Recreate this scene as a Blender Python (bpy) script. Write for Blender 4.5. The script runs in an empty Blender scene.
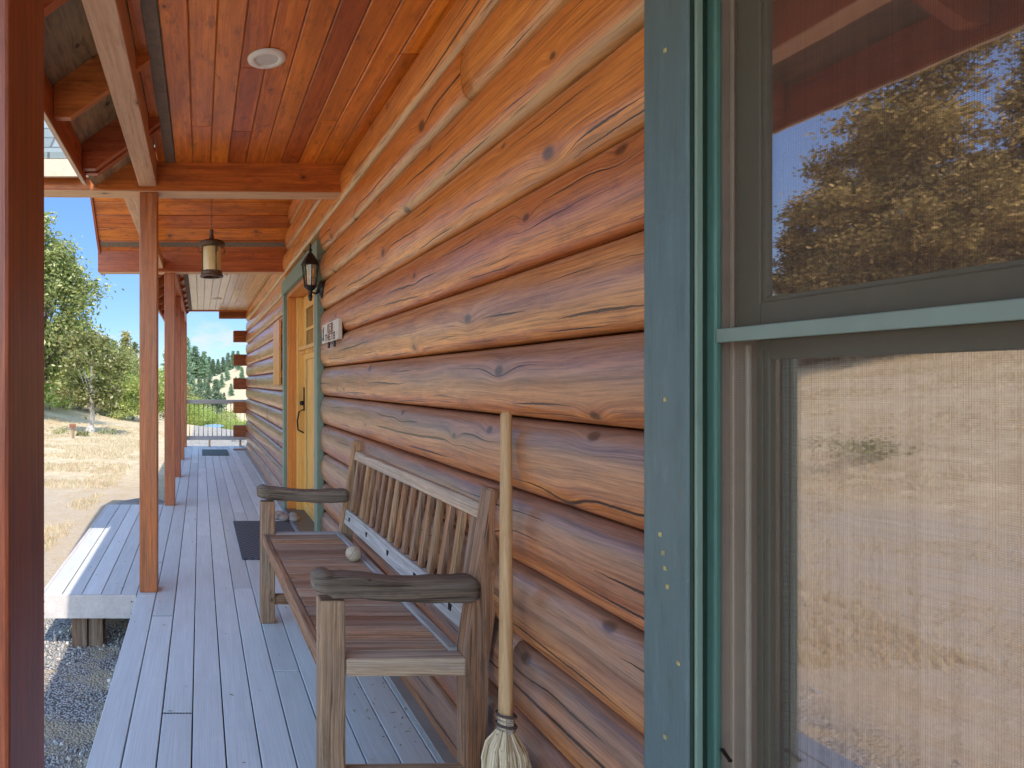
import bpy, bmesh, math, random
from math import radians as R, sin, cos, pi, tan
from mathutils import Vector, Matrix, noise, Euler

# ------------------------------------------------------------------ basics
sc = bpy.context.scene
COL = sc.collection
rng = random.Random(7)
F = 637.0; VPX = 200.0; VPY = 382.0; H = 1.25          # photo measurements used only to derive real positions

def tag(o, label=None, cat=None, group=None, kind=None):
    if label: o['label'] = label
    if cat: o['category'] = cat
    if group: o['group'] = group
    if kind: o['kind'] = kind
    return o

def thing(name, label, cat, loc=(0, 0, 0), rotz=0.0, group=None):
    o = bpy.data.objects.new(name, None); COL.objects.link(o)
    o.location = loc; o.rotation_euler = (0, 0, rotz); o.empty_display_size = 0.1
    return tag(o, label, cat, group)

def link(name, me, mat, parent=None, smooth=False):
    if mat and not me.materials: me.materials.append(mat)
    o = bpy.data.objects.new(name, me); COL.objects.link(o)
    if parent: o.parent = parent
    if smooth:
        me.polygons.foreach_set('use_smooth', [True] * len(me.polygons))
    return o

def copy_tree(o, parent=None):
    c = o.copy(); COL.objects.link(c)
    if parent: c.parent = parent
    for ch in list(o.children): copy_tree(ch, c)
    return c

def uv_project(bm, grain=1):
    uvl = bm.loops.layers.uv.verify()
    for f in bm.faces:
        n = f.normal
        ax = max(range(3), key=lambda i: abs(n[i]))
        if ax == grain:
            a, b = [i for i in range(3) if i != ax]
        else:
            a = grain; b = [i for i in range(3) if i not in (ax, grain)][0]
        off = 0.37 * ax + (0.19 if n[ax] > 0 else 0)
        for l in f.loops:
            c = l.vert.co
            l[uvl].uv = (c[a], c[b] + off)

def finish(bm, name, mat, parent=None, grain=1, smooth=False, uv=True):
    bmesh.ops.recalc_face_normals(bm, faces=bm.faces[:])
    bm.normal_update()
    if uv: uv_project(bm, grain)
    me = bpy.data.meshes.new(name); bm.to_mesh(me); bm.free()
    return link(name, me, mat, parent, smooth)

def add_box(bm, lo, hi, bev=0.0, rot=None, segs=2):
    lo = Vector(lo); hi = Vector(hi); c = (lo + hi) / 2; s = hi - lo
    r = bmesh.ops.create_cube(bm, size=1.0)
    vs = r['verts']
    for v in vs: v.co = Vector((v.co.x * s.x, v.co.y * s.y, v.co.z * s.z))
    if bev > 0:
        es = list({e for v in vs for e in v.link_edges})
        rr = bmesh.ops.bevel(bm, geom=es, offset=min(bev, min(s) * .45), segments=segs, affect='EDGES', profile=.5)
        fs = {f for v in vs if v.is_valid for f in v.link_faces} | set(rr['faces'])
        seen = set(rr['verts']) | {v for f in fs for v in f.verts}
        vs = list(seen)
    for v in vs:
        p = v.co
        if rot is not None: p = rot @ p
        v.co = p + c
    return vs

def box(name, lo, hi, mat, parent=None, bev=0.003, grain=None):
    bm = bmesh.new(); add_box(bm, lo, hi, bev)
    if grain is None:
        s = [hi[i] - lo[i] for i in range(3)]; grain = s.index(max(s))
    return finish(bm, name, mat, parent, grain)

def frame_axes(d):
    d = d.normalized(); up = Vector((0, 0, 1)) if abs(d.z) < .9 else Vector((1, 0, 0))
    a = d.cross(up).normalized(); b = a.cross(d).normalized()
    return a, b

def add_tube(bm, pts, rads, n=10, caps=True, uvl=None):
    rings = []
    m = len(pts); pts = [Vector(p) for p in pts]
    a = b = None
    for i, p in enumerate(pts):
        d = (pts[min(i + 1, m - 1)] - pts[max(i - 1, 0)])
        if d.length < 1e-9: d = Vector((0, 0, 1))
        d.normalize()
        if a is None: a, b = frame_axes(d)
        else:
            a = (a - d * a.dot(d))
            if a.length < 1e-6: a, _ = frame_axes(d)
            a.normalize(); b = d.cross(a)
        r = rads[i] if hasattr(rads, '__len__') else rads
        rings.append([bm.verts.new(p + (a * cos(2 * pi * k / n) + b * sin(2 * pi * k / n)) * r) for k in range(n)])
    for i in range(m - 1):
        for k in range(n):
            bm.faces.new((rings[i][k], rings[i][(k + 1) % n], rings[i + 1][(k + 1) % n], rings[i + 1][k]))
    if caps:
        bm.faces.new(rings[0][::-1]); bm.faces.new(rings[-1])

def add_lathe(bm, prof, c=(0, 0, 0), n=24):
    c = Vector(c); rings = []
    for r, z in prof:
        if r < 1e-5: rings.append([bm.verts.new(c + Vector((0, 0, z)))])
        else: rings.append([bm.verts.new(c + Vector((r * cos(2 * pi * k / n), r * sin(2 * pi * k / n), z))) for k in range(n)])
    for i in range(len(rings) - 1):
        A, B = rings[i], rings[i + 1]
        for k in range(n):
            k2 = (k + 1) % n
            if len(A) == 1 and len(B) == 1: continue
            if len(A) == 1: bm.faces.new((A[0], B[k], B[k2]))
            elif len(B) == 1: bm.faces.new((A[k], A[k2], B[0]))
            else: bm.faces.new((A[k], A[k2], B[k2], B[k]))

# ------------------------------------------------------------------ materials
class NT:
    def __init__(s, name, target=None):
        if target is None:
            s.m = bpy.data.materials.new(name); s.m.use_nodes = True; s.t = s.m.node_tree
        else: s.m = None; s.t = target
        s.t.nodes.clear(); s.N = s.t.nodes; s.L = s.t.links
    def n(s, typ, ins=None, **kw):
        o = s.N.new(typ)
        for k, v in kw.items(): setattr(o, k, v)
        if ins:
            for k, v in ins.items():
                if isinstance(v, bpy.types.NodeSocket): s.L.new(v, o.inputs[k])
                else: o.inputs[k].default_value = v
        return o
    def math(s, op, a, b=0.0, c=0.0, clamp=False):
        return s.n('ShaderNodeMath', {0: a, 1: b, 2: c}, operation=op, use_clamp=clamp).outputs[0]
    def mix(s, f, a, b, blend='MIX'):
        o = s.n('ShaderNodeMix', data_type='RGBA', blend_type=blend)
        for i, v in ((0, f), (6, a), (7, b)):
            if isinstance(v, bpy.types.NodeSocket): s.L.new(v, o.inputs[i])
            else: o.inputs[i].default_value = v if i == 0 else (*v[:3], 1)
        return o.outputs[2]
    def noise(s, vec, scale=1.0, detail=4, rough=.55, dist=0.0):
        return s.n('ShaderNodeTexNoise', {'Vector': vec, 'Scale': scale, 'Detail': detail, 'Roughness': rough, 'Distortion': dist}).outputs['Fac']
    def ss(s, x, a, b, lo=0.0, hi=1.0):
        return s.n('ShaderNodeMapRange', {0: x, 1: a, 2: b, 3: lo, 4: hi}, interpolation_type='SMOOTHSTEP').outputs[0]
    def vec(s, x, y, z=0.0):
        return s.n('ShaderNodeCombineXYZ', {0: x, 1: y, 2: z}).outputs[0]
    def out(s, sh):
        o = s.n('ShaderNodeOutputMaterial'); s.L.new(sh, o.inputs[0]); return s.m

def simple(name, col, rough=.5, metal=0.0, var=.12, nscale=30, bump=.1, coat=0.0, dirt=None, spec=.5):
    t = NT(name); co = t.n('ShaderNodeTexCoord').outputs['Object']
    f = t.noise(co, nscale, 5); f2 = t.noise(co, nscale * .17, 3)
    k = t.math('ADD', t.math('MULTIPLY', f, .6), t.math('MULTIPLY', f2, .6))
    c = t.mix(t.ss(k, .35, .85), [x * (1 - var) for x in col], [min(1, x * (1 + var)) for x in col])
    if dirt: c = t.mix(t.ss(t.noise(co, nscale * .4, 6, .7), .52, .72, 0, .6), c, dirt)
    b = t.n('ShaderNodeBump', {'Strength': bump, 'Distance': .002, 'Height': f}).outputs[0]
    rr = t.math('ADD', rough - .06, t.math('MULTIPLY', f2, .14))
    p = t.n('ShaderNodeBsdfPrincipled', {'Base Color': c, 'Roughness': rr, 'Metallic': metal, 'Normal': b, 'Coat Weight': coat, 'Coat Roughness': .15, 'Specular IOR Level': spec})
    return t.out(p.outputs[0])

def wood(name, light, dark, gray=None, grayamt=0.0, rough=.5, coat=0.0, knots=.6, kscale=2.2, kr=.045, cracks=.5, gs=45.0,
         knotcol=(.05, .025, .012), tint=.25, bump=.35, log=False, island=False, rv=.18):
    """grain runs along UV.x (metres)."""
    t = NT(name)
    uv = t.n('ShaderNodeUVMap').outputs[0]
    sx = t.n('ShaderNodeSeparateXYZ', {0: uv}); u, v = sx.outputs[0], sx.outputs[1]
    rnd = t.n('ShaderNodeNewGeometry').outputs['Random Per Island'] if island else t.n('ShaderNodeObjectInfo').outputs['Random']
    ofs = t.math('MULTIPLY', rnd, 37.0)
    u2 = t.math('ADD', u, ofs); v2 = t.math('ADD', v, t.math('MULTIPLY', rnd, 11.3))
    # slow wander of the grain
    wob = t.math('MULTIPLY', t.math('SUBTRACT', t.noise(t.vec(u2, t.math('MULTIPLY', v2, 2.0)), 1.3, 2), .5), .05)
    # knots
    kv = t.vec(t.math('MULTIPLY', u2, kscale), t.math('MULTIPLY', v2, kscale * 1.6))
    vo = t.n('ShaderNodeTexVoronoi', {'Vector': kv, 'Scale': 1.0, 'Randomness': 1.0}, voronoi_dimensions='2D')
    d = vo.outputs['Distance']
    pick = t.n('ShaderNodeSeparateColor', {0: vo.outputs['Color']})
    gate = t.math('GREATER_THAN', pick.outputs[0], 1 - knots)
    size = t.math('MULTIPLY_ADD', pick.outputs[1], .9, .45)
    dn = t.math('DIVIDE', t.math('ADD', d, t.math('MULTIPLY', t.math('SUBTRACT', t.noise(t.vec(u2, v2), 30, 3), .5), .02)), size)
    bulge = t.math('MULTIPLY', gate, t.math('EXPONENT', t.math('MULTIPLY', t.math('POWER', t.math('DIVIDE', dn, kr * 2.6), 2.0), -1.0)))
    gv = t.math('ADD', t.math('ADD', v2, wob), t.math('MULTIPLY', bulge, .020))
    core = t.math('MULTIPLY', gate, t.ss(dn, kr * 1.15, kr * .5))
    halo = t.math('MULTIPLY', gate, t.ss(dn, kr * 3.2, kr * .7))
    # grain
    g1 = t.noise(t.vec(t.math('MULTIPLY', u2, 1.4), t.math('MULTIPLY', gv, gs)), 1.0, 8, .7)
    g2 = t.noise(t.vec(t.math('MULTIPLY', u2, 14.0), t.math('MULTIPLY', gv, gs * 8)), 1.0, 5, .7)
    big = t.noise(t.vec(t.math('MULTIPLY', u2, 1.1), t.math('MULTIPLY', gv, 5.0)), 1.0, 3, .5)
    gg = t.math('ADD', t.math('MULTIPLY', g1, .75), t.math('MULTIPLY', g2, .3))
    c = t.mix(t.ss(gg, .38, .67), dark, light)
    c = t.mix(t.ss(big, .35, .7, 0, tint), c, [x * .55 for x in dark])
    bl = t.noise(t.vec(t.math('MULTIPLY', u2, 7.0), t.math('MULTIPLY', gv, 13.0 if log else 22.0), 3.0), 1.0, 6, .72)
    c = t.mix(t.ss(bl, .48, .70, 0, min(1, tint * 1.3)), c, [x * .45 for x in dark])
    fs_ = t.noise(t.vec(t.math('MULTIPLY', u2, 5.0), t.math('MULTIPLY', gv, gs * 4.5), 9.0), 1.0, 3, .6)
    c = t.mix(t.ss(fs_, .48, .68, 0, .5 if (log or cracks > .6) else .2), c, [x * .62 for x in dark])
    c = t.mix(t.ss(fs_, .5, .3, 0, .3 if (log or cracks > .6) else .1), c, [min(1, x * 1.35) for x in light])
    ring = t.math('SINE', t.math('MULTIPLY', dn, 130.0 / 1.0))
    c = t.mix(t.math('MULTIPLY', halo, t.math('MULTIPLY_ADD', ring, .12, .5)), c, [x * .6 for x in dark])
    # grey weathering; high up, orange faces and tan undersides
    if gray:
        wn = t.noise(t.vec(t.math('MULTIPLY', u2, .9), t.math('MULTIPLY', gv, 9.0)), 1.0, 5, .65)
        amt = t.math('MULTIPLY', t.ss(wn, .38, .62), grayamt)
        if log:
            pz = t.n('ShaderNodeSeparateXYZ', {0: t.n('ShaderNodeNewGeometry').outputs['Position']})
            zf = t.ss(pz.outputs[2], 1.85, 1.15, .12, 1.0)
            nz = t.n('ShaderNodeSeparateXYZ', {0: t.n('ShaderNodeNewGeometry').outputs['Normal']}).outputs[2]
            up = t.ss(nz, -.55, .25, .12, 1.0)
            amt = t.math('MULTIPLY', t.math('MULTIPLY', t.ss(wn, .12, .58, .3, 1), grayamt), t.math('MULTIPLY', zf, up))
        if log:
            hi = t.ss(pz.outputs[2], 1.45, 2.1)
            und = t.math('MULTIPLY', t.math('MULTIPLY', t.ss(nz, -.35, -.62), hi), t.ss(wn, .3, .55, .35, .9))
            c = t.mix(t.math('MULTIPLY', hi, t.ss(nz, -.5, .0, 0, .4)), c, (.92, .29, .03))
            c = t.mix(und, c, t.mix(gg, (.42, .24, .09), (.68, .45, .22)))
        gc = t.mix(t.ss(gg, .36, .68), [x * .45 for x in gray], [min(1, x * 1.25) for x in gray])
        c = t.mix(amt, c, gc)
    if gray: c = t.mix(t.ss(fs_, .5, .70, 0, .45), c, [x * .4 for x in gray])
    c = t.mix(t.math('MULTIPLY', core, .8), c, knotcol)
    # drying cracks
    cn = t.noise(t.vec(t.math('MULTIPLY', u2, .55), t.math('MULTIPLY', gv, 7.0)), 1.0, 3, .6)
    cg = t.ss(t.noise(t.vec(t.math('MULTIPLY', u2, 1.2), t.math('MULTIPLY', v2, 4.0), 5.0), 1.0, 2), .62 - .25 * cracks, .70 - .25 * cracks)
    ck = 0.0
    if log:
        jag = t.math('MULTIPLY', t.math('SUBTRACT', t.noise(t.vec(t.math('MULTIPLY', u2, 9.0), 0.0), 1.0, 5, .75), .5), .011)
        for q, (vc, gate_s, gw) in enumerate(((.085, 1.1, .0024), (.135, .8, .0034), (.185, 1.6, .0016), (.06, 1.9, .0013))):
            sway = t.math('MULTIPLY', t.math('SUBTRACT', t.noise(t.vec(t.math('MULTIPLY', u2, .9), 7.0 * q), 1.0, 2), .5), .07)
            dist = t.math('ABSOLUTE', t.math('SUBTRACT', t.math('ADD', t.math('SUBTRACT', v, vc), t.math('MULTIPLY', bulge, .03)), t.math('ADD', sway, jag)))
            g_ = t.ss(t.noise(t.vec(t.math('MULTIPLY', u2, gate_s), 3.0 + 5.0 * q), 1.0, 2), .50, .60)
            wdt = t.math('MULTIPLY_ADD', g_, gw, .0004)
            one = t.math('MULTIPLY', t.ss(t.math('DIVIDE', dist, wdt), 1.5, .6), t.math('GREATER_THAN', g_, .02))
            ck = one if q == 0 else t.math('MAXIMUM', ck, one)
    # short hairline checks
    hn = t.noise(t.vec(t.math('MULTIPLY', u2, 2.6), t.math('MULTIPLY', gv, 75.0), 2.0), 1.0, 2, .5)
    hc = t.math('MULTIPLY', t.ss(hn, .68, .76) if log else t.ss(hn, .60, .68), cracks)
    if cracks > 0:
        if log: c = t.mix(t.math('MULTIPLY', ck, .92), c, (.012, .008, .006))
        c = t.mix(t.math('MULTIPLY', hc, .7), c, [x * .25 for x in dark])
    # per piece variation
    hsv = t.n('ShaderNodeHueSaturation', {'Hue': t.math('MULTIPLY_ADD', rnd, .016, .492), 'Saturation': 1.0, 'Value': t.math('MULTIPLY_ADD', rnd, rv * 2, 1 - rv), 'Fac': 1.0, 'Color': c})
    c = hsv.outputs[0]
    hgt = t.math('SUBTRACT', gg, t.math('ADD', t.math('MULTIPLY', ck, 3.0), t.math('MULTIPLY', core, .5))) if cracks > 0 else gg
    b = t.n('ShaderNodeBump', {'Strength': bump, 'Distance': .003, 'Height': hgt}).outputs[0]
    rr = t.math('ADD', rough - .08, t.math('MULTIPLY', gg, .2))
    p = t.n('ShaderNodeBsdfPrincipled', {'Base Color': c, 'Roughness': rr, 'Normal': b, 'Coat Weight': coat, 'Coat Roughness': .22})
    return t.out(p.outputs[0])

M = {}
M['log'] = wood('stained_log', (.96, .37, .095), (.54, .135, .026), gray=(.35, .195, .135), grayamt=1.0, rough=.34, coat=.45, knots=.72, kscale=2.3, kr=.062,
                cracks=.75, gs=40, log=True, bump=.4, tint=.42, rv=.16, knotcol=(.07, .035, .018))
M['ceil'] = wood('stained_ceiling_board', (.85, .25, .03), (.52, .11, .010), rough=.36, coat=.3, knots=.5, kscale=1.5, kr=.03, cracks=0, gs=40, tint=.6, bump=.08, knotcol=(.12, .03, .01), island=True, rv=.32)
M['ceilfar'] = wood('pale_bounce_ceiling_board', (.95, .66, .30), (.74, .44, .16), rough=.3, coat=.5, knots=.5, kscale=1.5, kr=.03, cracks=0, gs=40, tint=.25, bump=.08, knotcol=(.2, .09, .03), island=True, rv=.12)  # light wood, made paler to carry bounced light and grazing sheen
M['beam'] = wood('stained_beam', (.72, .20, .035), (.38, .08, .014), rough=.45, coat=.12, knots=.5, kscale=1.6, kr=.045, cracks=.3, gs=38, tint=.4, bump=.15)
M['post'] = wood('stained_post', (.62, .165, .05), (.34, .072, .020), gray=(.35, .17, .10), grayamt=.35, rough=.42, coat=.12, knots=.25, kscale=1.5, kr=.04, cracks=.35, gs=60, tint=.3, bump=.2)
M['raft'] = wood('stained_rafter', (.70, .20, .045), (.40, .085, .018), rough=.5, coat=.1, knots=.4, kscale=2.5, kr=.05, cracks=.1, gs=22, tint=.4, bump=.15)
M['palebeam'] = wood('pale_beam', (.78, .50, .30), (.58, .32, .17), rough=.6, knots=.3, cracks=.4, gs=60, bump=.3)  # pale tone holds ground bounce on the beams; plain colour on railing feet
M['ply'] = wood('plywood', (.62, .38, .17), (.36, .19, .08), gray=(.2, .16, .11), grayamt=.7, rough=.6, coat=.1, knots=.5, kscale=3, kr=.06, cracks=0, gs=14, tint=.5, bump=.1)
M['bench'] = wood('weathered_teak', (.72, .38, .17), (.24, .11, .05), gray=(.44, .34, .25), grayamt=.6, rough=.72, knots=.12, kscale=4, kr=.05, cracks=1.0, gs=70, tint=.7, bump=.6, rv=.2)
M['seat'] = wood('seat_teak', (.66, .37, .21), (.32, .16, .09), gray=(.54, .45, .36), grayamt=.7, rough=.6, knots=.1, kscale=4, kr=.05, cracks=.7, gs=95, tint=.5, bump=.5, rv=.3)
M['benchgray'] = wood('silvered_teak', (.64, .60, .55), (.42, .38, .34), gray=(.48, .49, .50), grayamt=.9, rough=.8, knots=.12, kscale=4, kr=.05, cracks=.8, gs=95, tint=.25, bump=.6)
M['toprail'] = wood('sun_bleached_teak', (.84, .62, .42), (.48, .32, .20), gray=(.60, .52, .44), grayamt=.6, rough=.8, knots=.12, kscale=4, kr=.05, cracks=.8, gs=95, tint=.3, bump=.6)
M['arm'] = wood('dark_weathered_arm', (.30, .22, .15), (.10, .065, .04), gray=(.30, .26, .22), grayamt=.7, rough=.85, knots=.3, kscale=6, kr=.05, cracks=1.0, gs=80, tint=.5, bump=1.0)
M['handle'] = wood('broom_handle_wood', (.80, .54, .26), (.64, .38, .15), rough=.5, knots=.1, cracks=.2, gs=80, tint=.2, bump=.2)
M['door'] = wood('honey_door', (.95, .58, .17), (.80, .40, .09), rough=.4, coat=.3, knots=.1, kscale=2, kr=.03, cracks=0, gs=60, tint=.2, bump=.08, rv=.05)
M['jamb'] = wood('orange_jamb', (.88, .36, .07), (.66, .22, .04), rough=.4, coat=.3, knots=.1, kscale=2, kr=.03, cracks=0, gs=60, tint=.2, bump=.08)
M['darkwood'] = simple('dark_decking', (.10, .03, .012), .8)  # dark backing that shows in the board seams
M['endgrain'] = wood('log_end_grain', (.42, .13, .035), (.24, .06, .016), rough=.6, knots=0, cracks=.6, gs=30, tint=.4, bump=.3)
M['block'] = wood('old_block_wood', (.40, .24, .13), (.22, .12, .06), gray=(.3, .25, .2), grayamt=.6, rough=.85, knots=.3, cracks=.8, gs=60)

def deckmat():
    t = NT('composite_deck'); co = t.n('ShaderNodeTexCoord').outputs['Object']
    uv = t.n('ShaderNodeUVMap').outputs[0]
    rnd = t.n('ShaderNodeNewGeometry').outputs['Random Per Island']
    s = t.n('ShaderNodeSeparateXYZ', {0: uv})
    g = t.noise(t.vec(t.math('MULTIPLY', s.outputs[0], 3.0), t.math('MULTIPLY', s.outputs[1], 260.0)), 1.0, 4, .6)
    st = t.noise(t.vec(t.math('ADD', s.outputs[0], t.math('MULTIPLY', rnd, 40)), t.math('MULTIPLY', s.outputs[1], 6.0)), 2.2, 5, .65)
    dirt = t.noise(co, 3.5, 7, .7); fl = t.noise(co, 90, 3, .6)
    c = t.mix(t.ss(g, .3, .75), (.60, .63, .63), (.76, .79, .79))
    c = t.mix(t.ss(st, .4, .75, 0, .45), c, (.54, .55, .54))
    c = t.mix(t.ss(dirt, .55, .75, 0, .4), c, (.80, .81, .79))
    c = t.mix(t.ss(fl, .66, .74, 0, .35), c, (.16, .14, .12))
    c = t.n('ShaderNodeHueSaturation', {'Value': t.math('MULTIPLY_ADD', rnd, .26, .87), 'Color': c}).outputs[0]
    b = t.n('ShaderNodeBump', {'Strength': .25, 'Distance': .002, 'Height': g}).outputs[0]
    p = t.n('ShaderNodeBsdfPrincipled', {'Base Color': c, 'Roughness': .62, 'Normal': b})
    return t.out(p.outputs[0])
M['deck'] = deckmat()
M['fascia'] = simple('deck_fascia', (.62, .57, .54), .6, var=.12, nscale=60, bump=.2)
def paint(name, col, rough=.42):
    t = NT(name); co = t.n('ShaderNodeTexCoord').outputs['Object']
    br = t.noise(t.n('ShaderNodeMapping', {'Vector': co, 'Scale': (400, 400, 7)}).outputs[0], 1.0, 4, .6)
    bl = t.noise(t.n('ShaderNodeMapping', {'Vector': co, 'Scale': (30, 30, 5)}).outputs[0], 1.0, 6, .7)
    sp = t.noise(co, 130, 3, .6)
    c = t.mix(t.ss(br, .35, .65), [x * .95 for x in col], [x * 1.05 for x in col])
    c = t.mix(t.ss(bl, .5, .72, 0, .6), c, [x * .72 for x in col])
    c = t.mix(t.ss(bl, .48, .3, 0, .5), c, [x * 1.35 + .01 for x in col])
    c = t.mix(t.ss(sp, .72, .76, 0, .7), c, (.35, .36, .30))
    b = t.n('ShaderNodeBump', {'Strength': .35, 'Distance': .0012, 'Height': t.math('ADD', br, sp)}).outputs[0]
    return t.out(t.n('ShaderNodeBsdfPrincipled', {'Base Color': c, 'Roughness': t.math('MULTIPLY_ADD', bl, .25, rough - .1), 'Normal': b}).outputs[0])
M['casing'] = paint('blue_green_paint', (.115, .175, .175))
M['green'] = paint('green_paint', (.085, .185, .145))
M['greygreen'] = simple('grey_green_rail', (.22, .28, .23), .45, var=.08, nscale=20)
M['palegreen'] = paint('pale_green_paint', (.23, .32, .25))
M['darkgreen'] = simple('dark_green_track', (.012, .035, .02), .5, var=.1)
M['doorgreen'] = simple('door_green_paint', (.20, .27, .20), .5, var=.12, nscale=18)
M['olive'] = simple('olive_sash', (.07, .072, .042), .45, var=.1, nscale=30)
M['tandark'] = simple('brown_jamb', (.34, .25, .19), .5, var=.15, nscale=20)
M['cream'] = simple('cream_strip', (.46, .38, .28), .5, var=.1, nscale=20)
M['tan'] = simple('tan_jamb', (.60, .46, .33), .5, var=.1, nscale=20)
M['white'] = simple('white_enamel', (.80, .76, .68), .35, var=.03)
M['lens'] = simple('frosted_lens', (.62, .58, .52), .3, var=.04)
M['vent'] = simple('vent_mesh', (.20, .15, .10), .7, var=.3, nscale=200, bump=.4)
M['black'] = simple('black_iron', (.02, .018, .016), .38, metal=.3, var=.3, nscale=60)
M['bronze'] = simple('aged_bronze', (.13, .08, .05), .45, metal=.6, var=.35, nscale=50, dirt=(.2, .16, .11))
M['rail'] = simple('grey_rail', (.44, .40, .38), .55, var=.1)
M['balus'] = simple('baluster_metal', (.05, .045, .04), .5, var=.1)
M['tanpaint'] = simple('tan_fascia', (.62, .47, .33), .6, var=.15, nscale=30)
M['plaque'] = simple('chipped_cream_paint', (.68, .60, .50), .65, var=.12, nscale=60, dirt=(.30, .16, .09))
M['brown'] = simple('brown_paint', (.22, .085, .045), .6, var=.25, nscale=60)
M['rubber'] = simple('rubber_mat', (.045, .05, .06), .75, var=.35, nscale=120, bump=.8)
M['matfar'] = simple('green_grey_mat', (.10, .14, .14), .85, var=.2, nscale=120, bump=.8)
M['gap'] = simple('dark_gap', (.012, .012, .012), .9, var=.1)
M['stone'] = simple('river_stone', (.30, .24, .21), .6, var=.35, nscale=16, bump=.4, dirt=(.2, .18, .17))
M['rock'] = simple('grey_rock', (.28, .27, .25), .9, var=.35, nscale=9, bump=1.0, dirt=(.16, .16, .14))
M['leather'] = simple('worn_ball_leather', (.58, .49, .36), .55, var=.16, nscale=60, bump=.3, dirt=(.4, .3, .2))
M['stitch'] = simple('red_stitch', (.28, .09, .06), .7)
M['twine'] = simple('brown_twine', (.11, .07, .06), .8, var=.2, nscale=100)
def curtainmat():
    t = NT('linen_curtain'); co = t.n('ShaderNodeTexCoord').outputs['Object']
    v1 = t.noise(t.n('ShaderNodeMapping', {'Vector': co, 'Scale': (1, 260, 1.2)}).outputs[0], 1.0, 4, .7)
    v2 = t.noise(t.n('ShaderNodeMapping', {'Vector': co, 'Scale': (1, 60, .5)}).outputs[0], 1.0, 3, .6)
    h1 = t.noise(t.n('ShaderNodeMapping', {'Vector': co, 'Scale': (1, 3, 300)}).outputs[0], 1.0, 3, .7)
    k = t.math('ADD', t.math('MULTIPLY', v1, .5), t.math('ADD', t.math('MULTIPLY', v2, .7), t.math('MULTIPLY', h1, .25)))
    c = t.mix(t.ss(k, .62, .84), (.20, .145, .10), (.94, .84, .74))  # linen streaks, with shading of the folds put into the colour
    d = t.n('ShaderNodeBsdfDiffuse', {'Color': c}).outputs[0]; tl = t.n('ShaderNodeBsdfTranslucent', {'Color': c}).outputs[0]
    return t.out(t.n('ShaderNodeMixShader', {0: .12, 1: d, 2: tl}).outputs[0])
M['curtain'] = curtainmat()
M['interior'] = simple('room_plaster', (.20, .15, .12), .9)
M['sill'] = simple('threshold_metal', (.13, .13, .14), .45, metal=.4)
M['trim'] = simple('grey_base_trim', (.38, .37, .36), .6, var=.1)
M['amber'] = simple('amber_glass', (.80, .62, .30), .25, var=.12, nscale=20)
M['concrete'] = simple('old_concrete', (.33, .32, .30), .9, var=.2, nscale=12, bump=.6)

def shingle():
    t = NT('asphalt_shingles'); co = t.n('ShaderNodeTexCoord').outputs['Object']
    br = t.n('ShaderNodeTexBrick', {'Vector': t.n('ShaderNodeUVMap').outputs[0], 'Color1': (.20, .24, .23, 1), 'Color2': (.13, .16, .16, 1), 'Mortar': (.03, .03, .03, 1), 'Scale': 1.0, 'Mortar Size': .008,
                                    'Brick Width': .25, 'Row Height': .11})
    n = t.noise(co, 200, 2)
    c = t.mix(t.ss(n, .3, .7, 0, .5), br.outputs[0], (.3, .32, .32))
    return t.out(t.n('ShaderNodeBsdfPrincipled', {'Base Color': c, 'Roughness': .9}).outputs[0])
M['shingle'] = shingle()

def broommat():
    t = NT('broom_straw'); co = t.n('ShaderNodeTexCoord').outputs['Object']
    r = t.n('ShaderNodeNewGeometry').outputs['Random Per Island']
    c = t.mix(r, (.30, .18, .07), (.94, .80, .54))
    return t.out(t.n('ShaderNodeBsdfPrincipled', {'Base Color': c, 'Roughness': .75}).outputs[0])
M['straw'] = broommat()

def glassmat(name, refl, tint=(.9, .9, .9), rough=0.012, wav=.0, gc=(1, 1, 1)):
    t = NT(name); co = t.n('ShaderNodeTexCoord').outputs['Object']
    b = t.n('ShaderNodeBump', {'Strength': wav, 'Distance': .002, 'Height': t.noise(co, 9, 2)}).outputs[0]
    gl = t.n('ShaderNodeBsdfGlossy', {'Color': (*gc, 1), 'Roughness': rough, 'Normal': b}).outputs[0]
    tr = t.n('ShaderNodeBsdfTransparent', {'Color': (*tint, 1)}).outputs[0]
    return t.out(t.n('ShaderNodeMixShader', {0: refl, 1: tr, 2: gl}).outputs[0])
M['glass_up'] = glassmat('upper_pane', .62, (1, .80, .68), rough=.012, wav=.04, gc=(1, .84, .76))
M['glass_low'] = glassmat('lower_pane', .36, (1, .97, .95), rough=.02, wav=.05, gc=(1, .91, .87))
M['lampglass'] = glassmat('lamp_glass', .2, (.9, .88, .82), .05)
M['doorglass'] = glassmat('door_pane', .5, (.5, .45, .4), .03)

def screenmat():
    t = NT('insect_screen'); co = t.n('ShaderNodeTexCoord').outputs['Object']
    s = t.n('ShaderNodeSeparateXYZ', {0: co})
    def wire(x):
        f = t.math('FRACT', t.math('MULTIPLY', x, 1 / .0026))
        return t.ss(t.math('ABSOLUTE', t.math('SUBTRACT', f, .5)), .20, .36)
    w = t.math('MAXIMUM', wire(s.outputs[1]), wire(s.outputs[2]))
    w = t.math('MULTIPLY_ADD', w, .24, .03)
    d = t.n('ShaderNodeBsdfDiffuse', {'Color': (.30, .22, .175, 1)}).outputs[0]
    tr = t.n('ShaderNodeBsdfTransparent').outputs[0]
    return t.out(t.n('ShaderNodeMixShader', {0: w, 1: tr, 2: d}).outputs[0])
M['screen'] = screenmat()

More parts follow.
